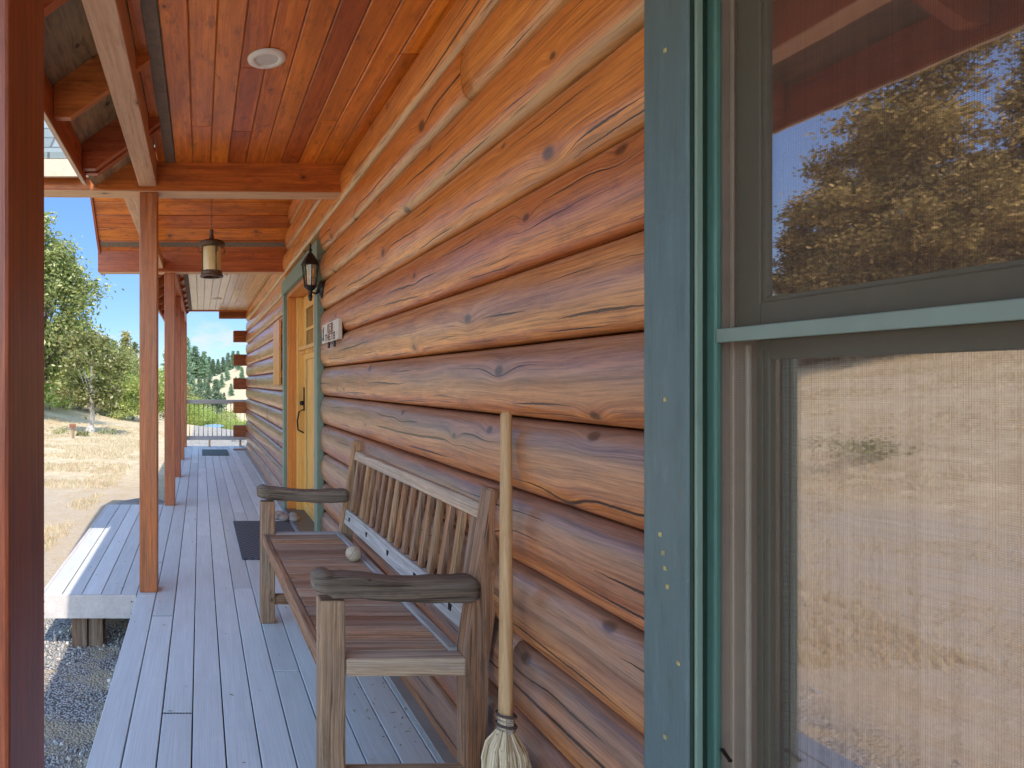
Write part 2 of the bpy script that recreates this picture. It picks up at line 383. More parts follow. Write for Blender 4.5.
def matmat():
    t = NT('woven_doormat'); uv = t.n('ShaderNodeUVMap').outputs[0]
    ck = t.n('ShaderNodeTexChecker', {'Vector': uv, 'Scale': 42.0}).outputs['Fac']
    n = t.noise(uv, 60, 3)
    c = t.mix(ck, (.022, .024, .032), (.16, .17, .21)); c = t.mix(t.ss(n, .5, .8, 0, .5), c, (.09, .09, .1))
    b = t.n('ShaderNodeBump', {'Strength': .9, 'Distance': .006, 'Height': ck}).outputs[0]
    return t.out(t.n('ShaderNodeBsdfPrincipled', {'Base Color': c, 'Roughness': .8, 'Normal': b}).outputs[0])
M['mat'] = matmat()

def leafmat(name, a, b, c3, trans=.35):
    t = NT(name); co = t.n('ShaderNodeTexCoord').outputs['Object']
    r = t.n('ShaderNodeNewGeometry').outputs['Random Per Island']
    n = t.noise(co, .55, 3); o = t.n('ShaderNodeObjectInfo').outputs['Random']
    c = t.mix(t.ss(t.math('ADD', t.math('MULTIPLY', r, .5), t.math('MULTIPLY', n, .7)), .3, .9), a, b)
    c = t.mix(t.ss(r, .8, .95), c, c3)
    c = t.n('ShaderNodeHueSaturation', {'Hue': t.math('MULTIPLY_ADD', o, .03, .485), 'Value': t.math('MULTIPLY_ADD', o, .4, .8), 'Color': c}).outputs[0]
    d = t.n('ShaderNodeBsdfDiffuse', {'Color': c}).outputs[0]; tl = t.n('ShaderNodeBsdfTranslucent', {'Color': c}).outputs[0]
    return t.out(t.n('ShaderNodeMixShader', {0: trans, 1: d, 2: tl}).outputs[0])
M['oakleaf'] = leafmat('oak_leaves', (.12, .15, .045), (.42, .43, .16), (.60, .56, .30))
M['brightleaf'] = leafmat('bright_leaves', (.24, .34, .07), (.58, .64, .20), (.65, .65, .3))
M['pineleaf'] = leafmat('pine_needles', (.08, .14, .06), (.26, .34, .14), (.4, .37, .15), .2)
M['farpine'] = leafmat('hazed_pine_needles', (.13, .21, .14), (.26, .37, .22), (.34, .40, .24), .2)  # distance haze is mixed into these paler needle colours
M['yellowleaf'] = leafmat('gold_green_needles', (.24, .27, .07), (.56, .52, .18), (.62, .54, .22), .3)
M['refleaf'] = leafmat('pine_needles_brownish', (.085, .075, .03), (.33, .26, .10), (.42, .31, .15), .25)
M['bark'] = simple('bark', (.16, .12, .09), .95, var=.4, nscale=12, bump=1.0)
M['palebark'] = simple('pale_bark', (.42, .38, .33), .9, var=.3, nscale=10, bump=.6)

# ------------------------------------------------------------------ terrain
def sm(x, a, b):
    t = max(0.0, min(1.0, (x - a) / (b - a))); return t * t * (3 - 2 * t)
def gz(x, y):
    z = -.33 - .17 * sm(y, 7, 13)
    if y > 10:
        drop = max(.1, min(3.0, .15 + (x + 11) * .15))
        z -= sm(y, 12, 48) * drop
        z -= sm(y, 45, 120) * 7.0 * sm(x, -14, 2)
        hill = max(-9, min(26, 5.5 + .42 * x)) + 8 - 2.2
        z += sm(y, 120, 340) * hill * sm(x, -60, -12)
        z -= sm(y, 345, 700) * 8
    if x < -6: z += min(6.0, (-6 - x) * .215 + .0 ) * (1 - sm(y, 16, 36) * .85) * sm(-x, 5.5, 9)
    k = sm(abs(x + .4) + max(0, y - 13) * .3, 1.0, 8)
    z += (noise.noise(Vector((x * .12, y * .12, 3))) * .35 * min(1, max(0, (y - 6) / 30)) + noise.noise(Vector((x * .9, y * .9, 0))) * .035) * (.3 + .7 * k)
    return z
def gpos(px, D, dz=0.0):
    x = (px - VPX) / F * D
    return Vector((x, D, gz(x, D) + dz))

def ground_mat():
    t = NT('dry_ground'); P = t.n('ShaderNodeNewGeometry').outputs['Position']
    s = t.n('ShaderNodeSeparateXYZ', {0: P}); X, Y = s.outputs[0], s.outputs[1]
    n1 = t.noise(P, .35, 6, .6); n2 = t.noise(P, 3.0, 6, .7); n3 = t.noise(P, 28, 4, .7)
    n4 = t.noise(t.n('ShaderNodeMapping', {'Vector': P, 'Scale': (6, 1.2, 3)}).outputs[0], 1.0, 5, .7)
    straw = t.mix(t.ss(n2, .35, .7), (.50, .385, .24), (.70, .575, .38))
    straw = t.mix(t.ss(n4, .5, .72, 0, .6), straw, (.76, .65, .45))
    straw = t.mix(t.ss(n3, .46, .7, 0, .75), straw, (.40, .29, .17))
    straw = t.mix(t.ss(t.noise(P, 9, 5, .75), .52, .66, 0, .6), straw, (.50, .38, .24))
    straw = t.mix(t.ss(n1, .55, .72, 0, .45), straw, (.62, .56, .34))
    v = t.n('ShaderNodeTexVoronoi', {'Vector': P, 'Scale': 85.0}, feature='F1')
    gcol = t.mix(t.n('ShaderNodeSeparateColor', {0: v.outputs['Color']}).outputs[0], (.32, .31, .30), (.74, .70, .66))
    gcol = t.mix(t.ss(v.outputs['Distance'], .35, .75), gcol, (.16, .15, .14))
    gcol = t.mix(t.ss(n2, .46, .6, 0, .9), gcol, (.52, .43, .30))
    edge = t.math('ADD', X, t.math('MULTIPLY', t.math('SUBTRACT', n1, .5), 3.5))
    near = t.math('MULTIPLY', t.ss(edge, -7.4, -6.2), t.ss(Y, 13, 8))
    drive = t.math('MULTIPLY', near, t.ss(n2, .3, .6, .2, .75))
    close = t.math('MULTIPLY', t.ss(t.math('ADD', X, t.math('MULTIPLY', n2, .9)), -1.1, -.5), t.math('MAXIMUM', t.ss(Y, 5.4, 4.2), t.ss(X, -.6, -.4)))
    dirt = t.mix(t.ss(n3, .35, .7), (.36, .31, .26), (.58, .49, .39))
    c = t.mix(drive, straw, dirt); c = t.mix(close, c, gcol)
    hillf = t.ss(Y, 90, 160); c = t.mix(t.math('MULTIPLY', hillf, .75), c, (.60, .48, .27))
    pebble = t.math('MULTIPLY', t.math('SUBTRACT', .7, v.outputs['Distance']), close)
    hgt = t.math('ADD', t.math('ADD', n3, t.math('MULTIPLY', n2, 1.5)), t.math('MULTIPLY', pebble, .9))
    b = t.n('ShaderNodeBump', {'Strength': .8, 'Distance': .02, 'Height': hgt}).outputs[0]
    return t.out(t.n('ShaderNodeBsdfPrincipled', {'Base Color': c, 'Roughness': .95, 'Normal': b, 'Specular IOR Level': .1}).outputs[0])
M['ground'] = ground_mat()

def build_ground():
    def axis(lo, hi, near, n):
        out = []
        for i in range(n + 1):
            t = -1 + 2 * i / n
            s = math.sinh(4.6 * t) / math.sinh(4.6)
            out.append((hi if s > 0 else -lo) * s + near)
        return out
    xs = axis(-420, 420, -2, 150); ys = axis(-220, 1500, 8, 190)
    vs = [(x, y, gz(x, y)) for y in ys for x in xs]; w = len(xs)
    fs = [(j * w + i, j * w + i + 1, (j + 1) * w + i + 1, (j + 1) * w + i) for j in range(len(ys) - 1) for i in range(w - 1)]
    me = bpy.data.meshes.new('ground'); me.from_pydata(vs, [], fs)
    o = link('ground', me, M['ground'], smooth=True); tag(o, 'dry straw coloured field sloping away beyond the porch', None, None, 'structure')
build_ground()

def rock_mesh(seed, r=(1, 1, .7), sub=2, rough=.25):
    bm = bmesh.new(); bmesh.ops.create_icosphere(bm, subdivisions=sub, radius=1)
    for v in bm.verts:
        k = 1 + rough * noise.noise(v.co * 1.3 + Vector((seed * 7.1, seed, 0))) + rough * .4 * noise.noise(v.co * 3.5 + Vector((seed, 0, 5)))
        v.co = Vector((v.co.x * r[0], v.co.y * r[1], v.co.z * r[2])) * k
    me = bpy.data.meshes.new('stone'); bm.to_mesh(me); bm.free(); return me

# loose gravel beside the deck: uncountable
def gravel():
    vs, fs = [], []
    base = bmesh.new(); bmesh.ops.create_icosphere(base, subdivisions=1, radius=1)
    bv = [v.co.copy() for v in base.verts]; bf = [[v.index for v in f.verts] for f in base.faces]; base.free()
    rg = random.Random(3)
    for i in range(10500):
        y = .9 + 3.7 * rg.random() ** 1.1; x = -.42 - rg.random() ** 1.5 * .95
        if noise.noise(Vector((x * 2.2, y * 2.2, 4))) > -.02: continue
        r = rg.uniform(.003, .0085) * (2.2 if rg.random() < .05 else 1)
        q = Euler((rg.random() * 6, rg.random() * 6, rg.random() * 6)).to_matrix(); s = Vector((rg.uniform(.7, 1.3), rg.uniform(.7, 1.3), rg.uniform(.45, .8)))
        z = gz(x, y) + r * .25; n0 = len(vs)
        for v in bv: vs.append(q @ Vector((v.x * s.x, v.y * s.y, v.z * s.z)) * r + Vector((x, y, z)))
        fs += [[n0 + k for k in f] for f in bf]
    me = bpy.data.meshes.new('gravel'); me.from_pydata(vs, [], fs)
    t = NT('gravel_stone'); rr = t.n('ShaderNodeNewGeometry').outputs['Random Per Island']
    cr = t.n('ShaderNodeValToRGB', {0: rr}); e = cr.color_ramp.elements
    e[0].color = (.22, .22, .225, 1); e[1].color = (.8, .76, .70, 1); k = e.new(.5); k.color = (.42, .41, .40, 1); k = e.new(.8); k.color = (.55, .48, .40, 1)
    m = t.out(t.n('ShaderNodeBsdfPrincipled', {'Base Color': cr.outputs[0], 'Roughness': .85}).outputs[0])
    tag(link('gravel', me, m), 'grey crushed gravel lying beside the deck', 'gravel', None, 'stuff')
gravel()

def grass():
    rg = random.Random(9); vs, fs = [], []
    n = 0
    while n < 22000:
        y = 3.5 + 34 * rg.random() ** 1.1
        x = -(.245 + .08) * y * rg.random() - 1.4 if rg.random() < .8 else -1.5 - rg.random() * 18
        if n > 9000: y = 1 + 22 * rg.random(); x = -2.5 - rg.random() * 17
        if noise.noise(Vector((x * .6, y * .6, 9))) < -.1: continue
        z = gz(x, y); n += 1
        for b in range(5):
            a = rg.random() * 6.28; h = rg.uniform(.02, .075) * (1 + y * .012); w = .003 + .0006 * y
            bx, by = x + rg.uniform(-.06, .06), y + rg.uniform(-.06, .06); lx, ly = cos(a) * h * .5, sin(a) * h * .5
            k = len(vs); vs += [(bx - w, by, z - .01), (bx + w, by, z - .01), (bx + lx, by + ly, z + h)]; fs.append((k, k + 1, k + 2))
    me = bpy.data.meshes.new('dry_grass'); me.from_pydata(vs, [], fs)
    m = leafmat('dry_grass_blades', (.60, .48, .30), (.82, .70, .48), (.5, .48, .28), .3)
    tag(link('dry_grass', me, m), 'short dry straw grass across the field', 'grass', None, 'stuff')
grass()

# ------------------------------------------------------------------ trees
def leaf_quads(vs, fs, c, r, n, size, rg, flat=.7, bias=None):
    for i in range(n):
        d = Vector((rg.gauss(0, 1), rg.gauss(0, 1), rg.gauss(0, 1) * flat)); d *= r * .48
        p = c + d; s = size * rg.uniform(.6, 1.3)
        a = Vector((rg.gauss(0, 1), rg.gauss(0, 1), rg.gauss(0, .7))).normalized()
        b = a.cross(Vector((rg.gauss(0, 1), rg.gauss(0, 1), rg.gauss(0, 1)))).normalized()
        k = len(vs); vs += [p - a * s, p + b * s * .5, p + a * s, p - b * s * .5]; fs.append((k, k + 1, k + 2, k + 3))

def mesh_of(name, vs, fs, mat):
    me = bpy.data.meshes.new(name); me.from_pydata(vs, [], fs); me.materials.append(mat); return me

def tree_obj(name, label, cat, loc, trunk_bm, barkm, crown_me, group=None, rz=0, sc_=1.0):
    t = thing(name, label, cat, loc, rz, group); t.scale = (sc_, sc_, sc_)
    if not isinstance(trunk_bm, bpy.types.Mesh):
        me = bpy.data.meshes.new('trunk'); trunk_bm.to_mesh(me); trunk_bm.free(); me.materials.append(barkm)
        me.polygons.foreach_set('use_smooth', [True] * len(me.polygons))
    else: me = trunk_bm
    a = bpy.data.objects.new('trunk', me); COL.objects.link(a); a.parent = t
    b = bpy.data.objects.new('crown', crown_me); COL.objects.link(b); b.parent = t
    return t

def deciduous(seed, h, r, leafm, barkm=None, base=.18, clumps=60, per=110, size=.13, trunk_r=.2, squash=1.0):
    rg = random.Random(seed); bm = bmesh.new(); vs, fs = [], []
    tp = [Vector((0, 0, -.3))]; n = 7
    for i in range(1, n + 1): tp.append(Vector((tp[-1].x + rg.uniform(-.1, .1) * h * .05, tp[-1].y + rg.uniform(-.1, .1) * h * .05, h * .8 * i / n)))
    add_tube(bm, tp, [trunk_r * (1.25 - 1.1 * i / n) for i in range(n + 1)], 8)
    cz = h * (base + (1 - base) / 2); hz = h * (1 - base) / 2
    for i in range(clumps):
        th = rg.random() * 2 * pi; ph = math.acos(rg.uniform(-.95, 1)); k = rg.uniform(.35, 1.0) ** .6
        wob = 1 + .35 * noise.noise(Vector((cos(th) * 1.3 + seed, sin(th) * 1.3, cos(ph) * 2)))
        c = Vector((r * k * wob * sin(ph) * cos(th), r * k * wob * sin(ph) * sin(th), cz + hz * k * wob * cos(ph) * squash))
        c.z = min(c.z, h * 1.02)
        j = min(n, max(2, int(c.z / h * n * .75))); s = tp[j]
        mid = (s + c) / 2 + Vector((0, 0, -.04 * h))
        if i % 3 == 0: add_tube(bm, [s, mid, c], [trunk_r * .3, trunk_r * .16, .012], 5)
        leaf_quads(vs, fs, c, r * rg.uniform(.26, .42), per, size, rg)
    me = bpy.data.meshes.new('trunk'); bm.to_mesh(me); bm.free(); me.materials.append(barkm or M['bark'])
    return me, mesh_of('crown', vs, fs, leafm)

def conifer(seed, h, r, leafm, size=.12, dens=1.0, base=.1, ragged=.3, ex=.78):
    rg = random.Random(seed); bm = bmesh.new(); vs, fs = [], []
    add_tube(bm, [(0, 0, -.4), (0, 0, h * .5), (0.02 * h * rg.uniform(-1, 1), 0, h * .98)], [h * .02, h * .013, .01], 7)
    z = h * base
    while z < h * .985:
        t = (z / h - base) / (1 - base); R_ = r * (1 - t) ** ex * rg.uniform(1 - ragged, 1 + ragged * .4) + .04 * r
        nb = max(4, int(7 * (1 - t * .5)))
        for k in range(nb):
            th = rg.random() * 2 * pi; L = R_ * rg.uniform(.65, 1.12)
            p0 = Vector((0, 0, z)); p1 = Vector((cos(th) * L, sin(th) * L, z - L * rg.uniform(.05, .32) + .12 * L))
            if L > .5 * r: add_tube(bm, [p0, p1 * .5 + p0 * .5, p1], [h * .004, h * .003, .005], 4, caps=False)
            m = max(3, int(L / (r * .13) * dens))
            for q in range(m):
                c = p0.lerp(p1, (q + .6) / m); leaf_quads(vs, fs, c, .17 * r * (1.25 - .6 * q / m), int(7 * dens) + 2, size, rg, .55)
        z += h * .034 * rg.uniform(.7, 1.3) * (1 - .3 * t)
    me = bpy.data.meshes.new('trunk'); bm.to_mesh(me); bm.free(); me.materials.append(M['bark'])
    return me, mesh_of('crown', vs, fs, leafm)

oak = deciduous(1, 11.0, 2.5, M['oakleaf'], clumps=150, per=170, size=.12, trunk_r=.28, base=.10)
p = gpos(38, 34); tree_obj('oak_tree', 'tallest oak tree at the left with airy grey green crown beside the nearest post', 'tree', p, oak[0], None, oak[1])
oak2 = deciduous(12, 4.7, 1.5, M['oakleaf'], M['palebark'], clumps=60, per=100, size=.10, trunk_r=.12, base=.2)
p = gpos(92, 29); tree_obj('oak_tree', 'smaller oak with a thin pale trunk and a whitish stump at its foot', 'tree', p, oak2[0], None, oak2[1])
bushA = deciduous(21, 6.0, 3.0, M['brightleaf'], clumps=70, per=110, size=.14, trunk_r=.13, base=.02)
bushB = deciduous(22, 7.5, 3.0, M['oakleaf'], clumps=70, per=110, size=.15, trunk_r=.15, base=.04)
con1 = conifer(31, 9.0, 2.5, M['yellowleaf'], .13, 1.2)
con2 = conifer(32, 12.0, 2.5, M['pineleaf'], .15, 1.1)
con3 = conifer(33, 10.0, 3.1, M['farpine'], .26, 1.0)
LINE = [(62, 45, bushB, .86, 'broad leafy tree behind the tall oak, left end of the tree line'),
        (80, 47, bushA, .9, 'light green leafy tree just right of the tall oak trunk'),
        (106, 52, bushB, .78, 'leafy tree behind the small sign in the middle of the tree line'),
        (118, 47, bushA, .62, 'low light green leafy tree behind the pale trunked oak'),
        (133, 50, bushB, .64, 'leafy tree at the foot of the field touching the second post'),
        (50, 42, bushA, .8, 'pale leafy tree at the field edge behind the tall oak trunk'),
        (152, 60, bushA, .8, 'leafy tree hidden mostly behind the second post')]
for i, (px, D, pr, s, lab) in enumerate(LINE):
    tree_obj('leafy_tree', lab, 'tree', gpos(px, D), pr[0], None, pr[1], 'trees along the far edge of the field', i * 1.3, s)
CON = [(126, 62, con1, .86, 'golden green conifer standing out above the tree line left of the second post'),
       (135, 75, con2, .66, 'slim conifer just left of the second post'),
       (114, 80, con2, .62, 'dark conifer behind the small cloud side of the tree line'),
       (143, 66, con1, .7, 'conifer partly hidden behind the second post'),
       (70, 64, con2, .75, 'conifer behind the tall oak crown')]
for i, (px, D, pr, s, lab) in enumerate(CON):
    tree_obj('conifer_tree', lab, 'tree', gpos(px, D), pr[0], None, pr[1], 'conifers behind the field', i * 2.1, s)
# valley and hillside behind the railing
VAL = [(188, 70, bushA, .55), (197, 95, bushA, .8), (206, 75, bushA, .5), (214, 110, bushB, .75), (224, 80, bushA, .42), (233, 100, bushA, .7), (242, 85, bushA, .5), (202, 130, bushB, .9), (228, 135, bushA, .9), (168, 80, bushB, .8), (186, 120, bushB, 1.0), (250, 120, bushA, .8)]
for i, (px, D, pr, s) in enumerate(VAL):
    tree_obj('leafy_shrub', 'bright green leafy shrub in the valley behind the railing', 'shrub', gpos(px, D), pr[0], None, pr[1], 'green shrubs in the valley behind the railing', i * 1.7, s)
HC = [(186, 340, 2.1), (190, 352, 1.5), (195, 345, 1.8), (200, 350, 1.3), (204, 338, 1.5), (209, 352, 1.2), (213, 350, 1.0), (218, 350, .9), (223, 352, .9), (228, 345, 1.0), (233, 350, 1.0), (238, 352, .9),
      (200, 170, .95), (208, 210, .65), (216, 180, .98), (184, 190, 1.2), (192, 200, .8), (222, 250, .55), (227, 270, .6), (231, 220, .45), (238, 300, .7), (210, 280, .6), (205, 250, .5), (242, 250, .6), (236, 240, .4), (187, 260, 1.1), (224, 200, .4), (182, 330, 2.2), (177, 345, 1.9), (170, 330, 2.0)]
for i, (px, D, s) in enumerate(HC):
    tree_obj('hillside_conifer', 'small dark conifer on the dry hillside beyond the railing', 'tree', gpos(px, D), con3[0], None, con3[1], 'conifers scattered over the dry hillside', i * 1.1, s)
# trees opposite the window (they show in its reflection)
big = conifer(41, 11.6, 3.7, M['refleaf'], .07, 4.0, base=.02, ragged=.75, ex=.9)
WX = .868
def opp(px, D): x = 2 * WX - (px - VPX) / F * D; return Vector((x, D, gz(x, D)))
tree_obj('pine_tree', 'big bushy pine reflected in the upper window pane', 'tree', opp(925, 18), big[0], None, big[1])
big2 = conifer(42, 7.6, 2.6, M['refleaf'], .065, 3.6, base=.02, ragged=.8, ex=.95)
for px, D, s, lab in [(1045, 20, 1.22, 'pine reflected at the right edge of the upper window pane'), (872, 23, 1.12, 'pine left of the big pine in the window reflection'),
                      (832, 26, 1.12, 'smaller dark pine at the left side of the window reflection'), (800, 27, 1.0, 'small spiky pine farthest left in the window reflection'), (990, 26, 1.05, 'pine just right of the big pine in the window reflection')]:
    tree_obj('pine_tree', lab, 'tree', opp(px, D), big2[0], None, big2[1], None, px, s)
for k, (px, D, s) in enumerate([(780, 30, .7), (800, 40, .8), (850, 38, .8), (900, 36, .9), (950, 34, .8), (1000, 33, .8), (1080, 30, .9), (760, 36, .8)]):
    tree_obj('leafy_tree', 'leafy tree across the field reflected low in the upper pane', 'tree', opp(px, D), bushB[0], None, bushB[1], 'leafy trees reflected in the window', k, s)
pr = opp(862, 9.6); vs, fs = [], []; rg = random.Random(4)
for k in range(26): leaf_quads(vs, fs, Vector((rg.uniform(-.5, .5), rg.uniform(-.3, .3), rg.uniform(.03, .30))), .22, 40, .022, rg)
o = link('dry_shrub', mesh_of('dry_shrub', vs, fs, M['oakleaf']), None); o.location = pr; tag(o, 'low scrubby bush on the dry slope reflected in the lower pane', 'shrub')

# water in the valley
def pond():
    bm = bmesh.new(); c = gpos(214, 62)
    ring = [bm.verts.new((c.x + .9 * cos(a) * (1 + .2 * sin(3 * a)), c.y + 3 * sin(a), 0)) for a in [2 * pi * k / 28 for k in range(28)]]
    zz = max(gz(v.co.x, v.co.y) for v in ring) + .02
    for v in ring: v.co.z = zz
    bm.faces.new(ring)
    m = simple('pond_water', (.22, .34, .44), .15, var=.1)
    tag(finish(bm, 'pond', m, None), 'small blue pond in the valley behind the railing', None, None, 'structure')
pond()

# ------------------------------------------------------------------ deck
PX0, PX1 = -.36, -.253        # porch posts, X range
DE = -.37                     # deck outer edge
def deck():
    bm = bmesh.new(); pitch = .115; gap = .005; x = DE; rg = random.Random(5); i = 0
    ends = {0: [3.72], 1: [3.40, 7.9], 2: [2.40, 6.4, 9.9], 3: [5.2, 9.2], 4: [2.0, 7.0], 5: [3.85, 8.3], 6: [2.75, 6.1, 10.2], 7: [4.7, 9.0], 8: [1.9, 5.6], 9: [3.3, 7.3], 10: [5.1]}
    marks = []
    while x < .80:
        x1 = min(x + pitch - gap, .868)
        ys = [-3.0] + ends.get(i, []) + [12.44]
        for k in range(len(ys) - 1):
            g = .007 if (i, k) not in ((1, 1), (2, 1)) else .016
            dz = rg.uniform(-.0008, .0008)
            add_box(bm, (x, ys[k] + (g if k else 0), -.026 + dz), (x1, ys[k + 1] - (0 if k < len(ys) - 2 else 0), dz), .002, segs=1)
        if i in (1, 2): marks.append((x, x1, ends[i][0]))
        x += pitch; i += 1
    x = -.925
    while x < DE - .02:                                   # landing beside the deck, same level
        x1 = min(x + pitch - gap, DE - gap)
        if x1 - x > .03: add_box(bm, (x, 3.755, -.026), (x1, 6.50, rg.uniform(-.001, 0)), .002, segs=1)
        x += pitch
    o = finish(bm, 'porch_deck', M['deck'], None, 1); tag(o, 'long deck of blue grey composite boards with a landing on its left', None, None, 'structure')
    bm = bmesh.new()
    add_box(bm, (DE + .004, -3.0, -.20), (DE + .03, 12.42, -.030)); add_box(bm, (.84, -3, -.2), (.86, 12.4, -.03))
    for k in range(33): add_box(bm, (DE + .035, -2.9 + k * .47, -.20), (.835, -2.86 + k * .47, -.030))
    add_box(bm, (DE + .03, -3, -.24), (.84, 12.4, -.21))
    finish(bm, 'deck_framing', M['gap'], o, 1)
    bm = bmesh.new()
    add_box(bm, (-.925, 3.73, -.135), (DE - .004, 3.752, .001), .002)
    add_box(bm, (-.947, 3.73, -.135), (-.927, 6.50, -.002), .002)
    f = finish(bm, 'landing_fascia', M['fascia'], o, 0)
    bm = bmesh.new()
    for sx in (-.915, -.40):
        for sz in (-.035, -.105):
            add_tube(bm, [(sx, 3.726, sz), (sx, 3.731, sz)], .0045, 8)
    finish(bm, 'screw', M['gap'], f)
    bm = bmesh.new()
    for a, b, y in marks:                                 # black comb clips in two open butt joints
        for k in range(9):
            cx = a + .008 + (b - a - .016) * k / 8
            add_box(bm, (cx - .0035, y + .001, -.022), (cx + .0035, y + .015, -.004))
        add_box(bm, (a, y + .001, -.026), (b, y + .004, -.006))
    finish(bm, 'joint_clip', M['black'], o)
    for x0 in (-.70,):
        box('support_block', (x0 - .06, 3.78, gz(x0, 3.8) - .05), (x0 + .03, 3.88, -.14), M['block'], o, .006)
        box('support_block', (x0 + .034, 3.80, gz(x0, 3.8) - .05), (x0 + .12, 3.92, -.16), M['block'], o, .006)
    box('support_block', (-.85, 6.2, -.6), (-.76, 6.3, -.14), M['block'], o, .006)
    bm = bmesh.new(); add_box(bm, (-.90, 3.80, -.13), (-.40, 3.84, -.03)); add_box(bm, (-.90, 6.4, -.13), (-.40, 6.44, -.03)); finish(bm, 'landing_joist', M['block'], o, 0)
deck()
def litter():
    rg = random.Random(77); vs, fs = [], []
    for i in range(420):
        y = 1.2 + 9 * rg.random() ** 1.4; x = rg.choice([rg.uniform(-.35, .78), rg.uniform(.62, .785), rg.uniform(-.9, -.38) if 3.8 < y < 6.4 else rg.uniform(.5, .78)])
        a = rg.random() * 6.28; L = rg.uniform(.004, .016); w = rg.uniform(.0008, .003); dx, dy = cos(a), sin(a)
        k = len(vs); vs += [(x - dx * L, y - dy * L, .002), (x - dy * w, y + dx * w, .004), (x + dx * L, y + dy * L, .0025), (x + dy * w, y - dx * w, .0018)]; fs.append((k, k + 1, k + 2, k + 3))
    me = bpy.data.meshes.new('litter'); me.from_pydata(vs, [], fs)
    tag(link('litter', me, simple('dry_bits', (.30, .20, .10), .9, var=.4, nscale=40)), 'scattered dry needles and grit on the deck boards', 'litter', None, 'stuff')
litter()
box_ = box('base_trim', (.795, 1.15, .0015), (.868, 12.4, .012), M['trim'], None, .002); tag(box_, 'narrow grey board running along the deck at the foot of the log wall', 'trim board')
o = link('stone_slab', rock_mesh(8, (.36, .30, .13), 3, .18), M['rock'], smooth=True); o.location = (-.62, 6.86, -.14); tag(o, 'grey stone slab at the far end of the landing', 'stone')

# ------------------------------------------------------------------ posts & beams
POSTS = [(.845, 1.04, 'closest porch post cut by the left edge of the picture'), (3.78, 3.89, 'porch post standing at the near corner of the landing'), (6.44, 6.55, 'porch post standing at the far end of the landing'),
         (8.36, 8.47, 'porch post fourth from the camera, between the landing and railing'), (10.26, 10.37, 'porch post second from the far end'), (12.20, 12.31, 'farthest porch post where the railing starts')]
for i, (y0, y1, lab) in enumerate(POSTS):
    bm = bmesh.new(); add_box(bm, (PX0, y0, .001), (PX1, y1, 2.378), .006)
    tag(finish(bm, 'porch_post', M['post'], None, 2), lab, 'post', 'wooden posts along the porch edge')
post_back = box('porch_post', (PX0, -1.9, .001), (PX1, -1.79, 2.378), M['post'], None, .006, 2); tag(post_back, 'porch post behind the viewpoint', 'post', 'wooden posts along the porch edge')

def beam(name, lo, hi, mat, lab, rz=0, grain=None, bev=.005, under=None):
    c = ((lo[0] + hi[0]) / 2, (lo[1] + hi[1]) / 2, (lo[2] + hi[2]) / 2)
    h = [(hi[i] - lo[i]) / 2 for i in range(3)]
    bm = bmesh.new(); add_box(bm, [-v for v in h], h, bev)
    if grain is None: grain = h.index(max(h))
    o = finish(bm, name, mat, None, grain); o.location = c; o.rotation_euler = (0, 0, rz)
    if under: box('bounce_underside', (-h[0] + .004, -h[1] + .004, -h[2] - .004), (h[0] - .004, h[1] - .004, -h[2] - .0005), under, o, .001)  # thin pale strip: bounced light and wear put into its colour
    return tag(o, lab, 'beam')
beam('eave_beam', (PX0 + .001, -3, 2.402), (PX1 - .001, 3.752, 2.56), M['palebeam'], 'pale beam running overhead from the camera to the second post')
beam('eave_beam', (PX0 + .001, 6.56, 2.382), (PX1 - .001, 12.32, 2.548), M['beam'], 'beam over the far posts up to the railing')
beam('entry_beam', (-.475, 3.94, 2.39), (-.367, 6.40, 2.50), M['palebeam'], 'pale beam outside the posts under the entry gable')  # pale colour stands for the bounce-lit face of this beam
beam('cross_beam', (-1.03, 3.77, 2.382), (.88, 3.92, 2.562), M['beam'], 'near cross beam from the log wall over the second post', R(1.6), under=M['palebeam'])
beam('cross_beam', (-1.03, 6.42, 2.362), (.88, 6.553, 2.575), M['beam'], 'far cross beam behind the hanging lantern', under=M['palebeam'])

# ------------------------------------------------------------------ porch roof
roof = thing('porch_roof', 'shingled cabin roof with a flat red stained board ceiling under it', 'roof', (0, 0, 2.55))
roof.location = (0, 0, 0)
def ceiling(y0, y1, name='ceiling', seed=1):
    bm = bmesh.new(); rg = random.Random(seed); x = -.145; uvl = None
    add = []
    while x < .86:
        x1 = min(x + .1045 - .003, .875)
        cuts = sorted([y0 + rg.random() * (y1 - y0) for _ in range(int((y1 - y0) / 3.2))])
        ys = [y0] + cuts + [y1]
        for k in range(len(ys) - 1):
            add_box(bm, (x, ys[k] + .0015, 2.55 + rg.uniform(0, .0012)), (x1, ys[k + 1] - .0015, 2.562), .0045, segs=1)
        x += .1045
    add_box(bm, (-.248, y0, 2.551), (-.205, y1, 2.562)); 
    bmesh.ops.recalc_face_normals(bm, faces=bm.faces[:]); bm.normal_update(); uv_project(bm, 1)
    uvl = bm.loops.layers.uv.verify()                    # each board its own cut of timber
    for f in bm.faces:
        cx = round((sum(v.co.x for v in f.verts) / len(f.verts) + .145) / .1045 - .5)
        for l in f.loops: l[uvl].uv = (l[uvl].uv[0] + cx * 3.77, l[uvl].uv[1] + cx * .53)
    me = bpy.data.meshes.new(name); bm.to_mesh(me); bm.free()
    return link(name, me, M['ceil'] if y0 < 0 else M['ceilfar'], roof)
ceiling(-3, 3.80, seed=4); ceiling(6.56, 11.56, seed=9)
bm = bmesh.new(); add_box(bm, (-.25, -3, 2.566), (.87, 3.8, 2.575)); add_box(bm, (-.25, 6.56, 2.566), (.87, 11.56, 2.575)); finish(bm, 'ceiling_backing', M['tanpaint'], roof)
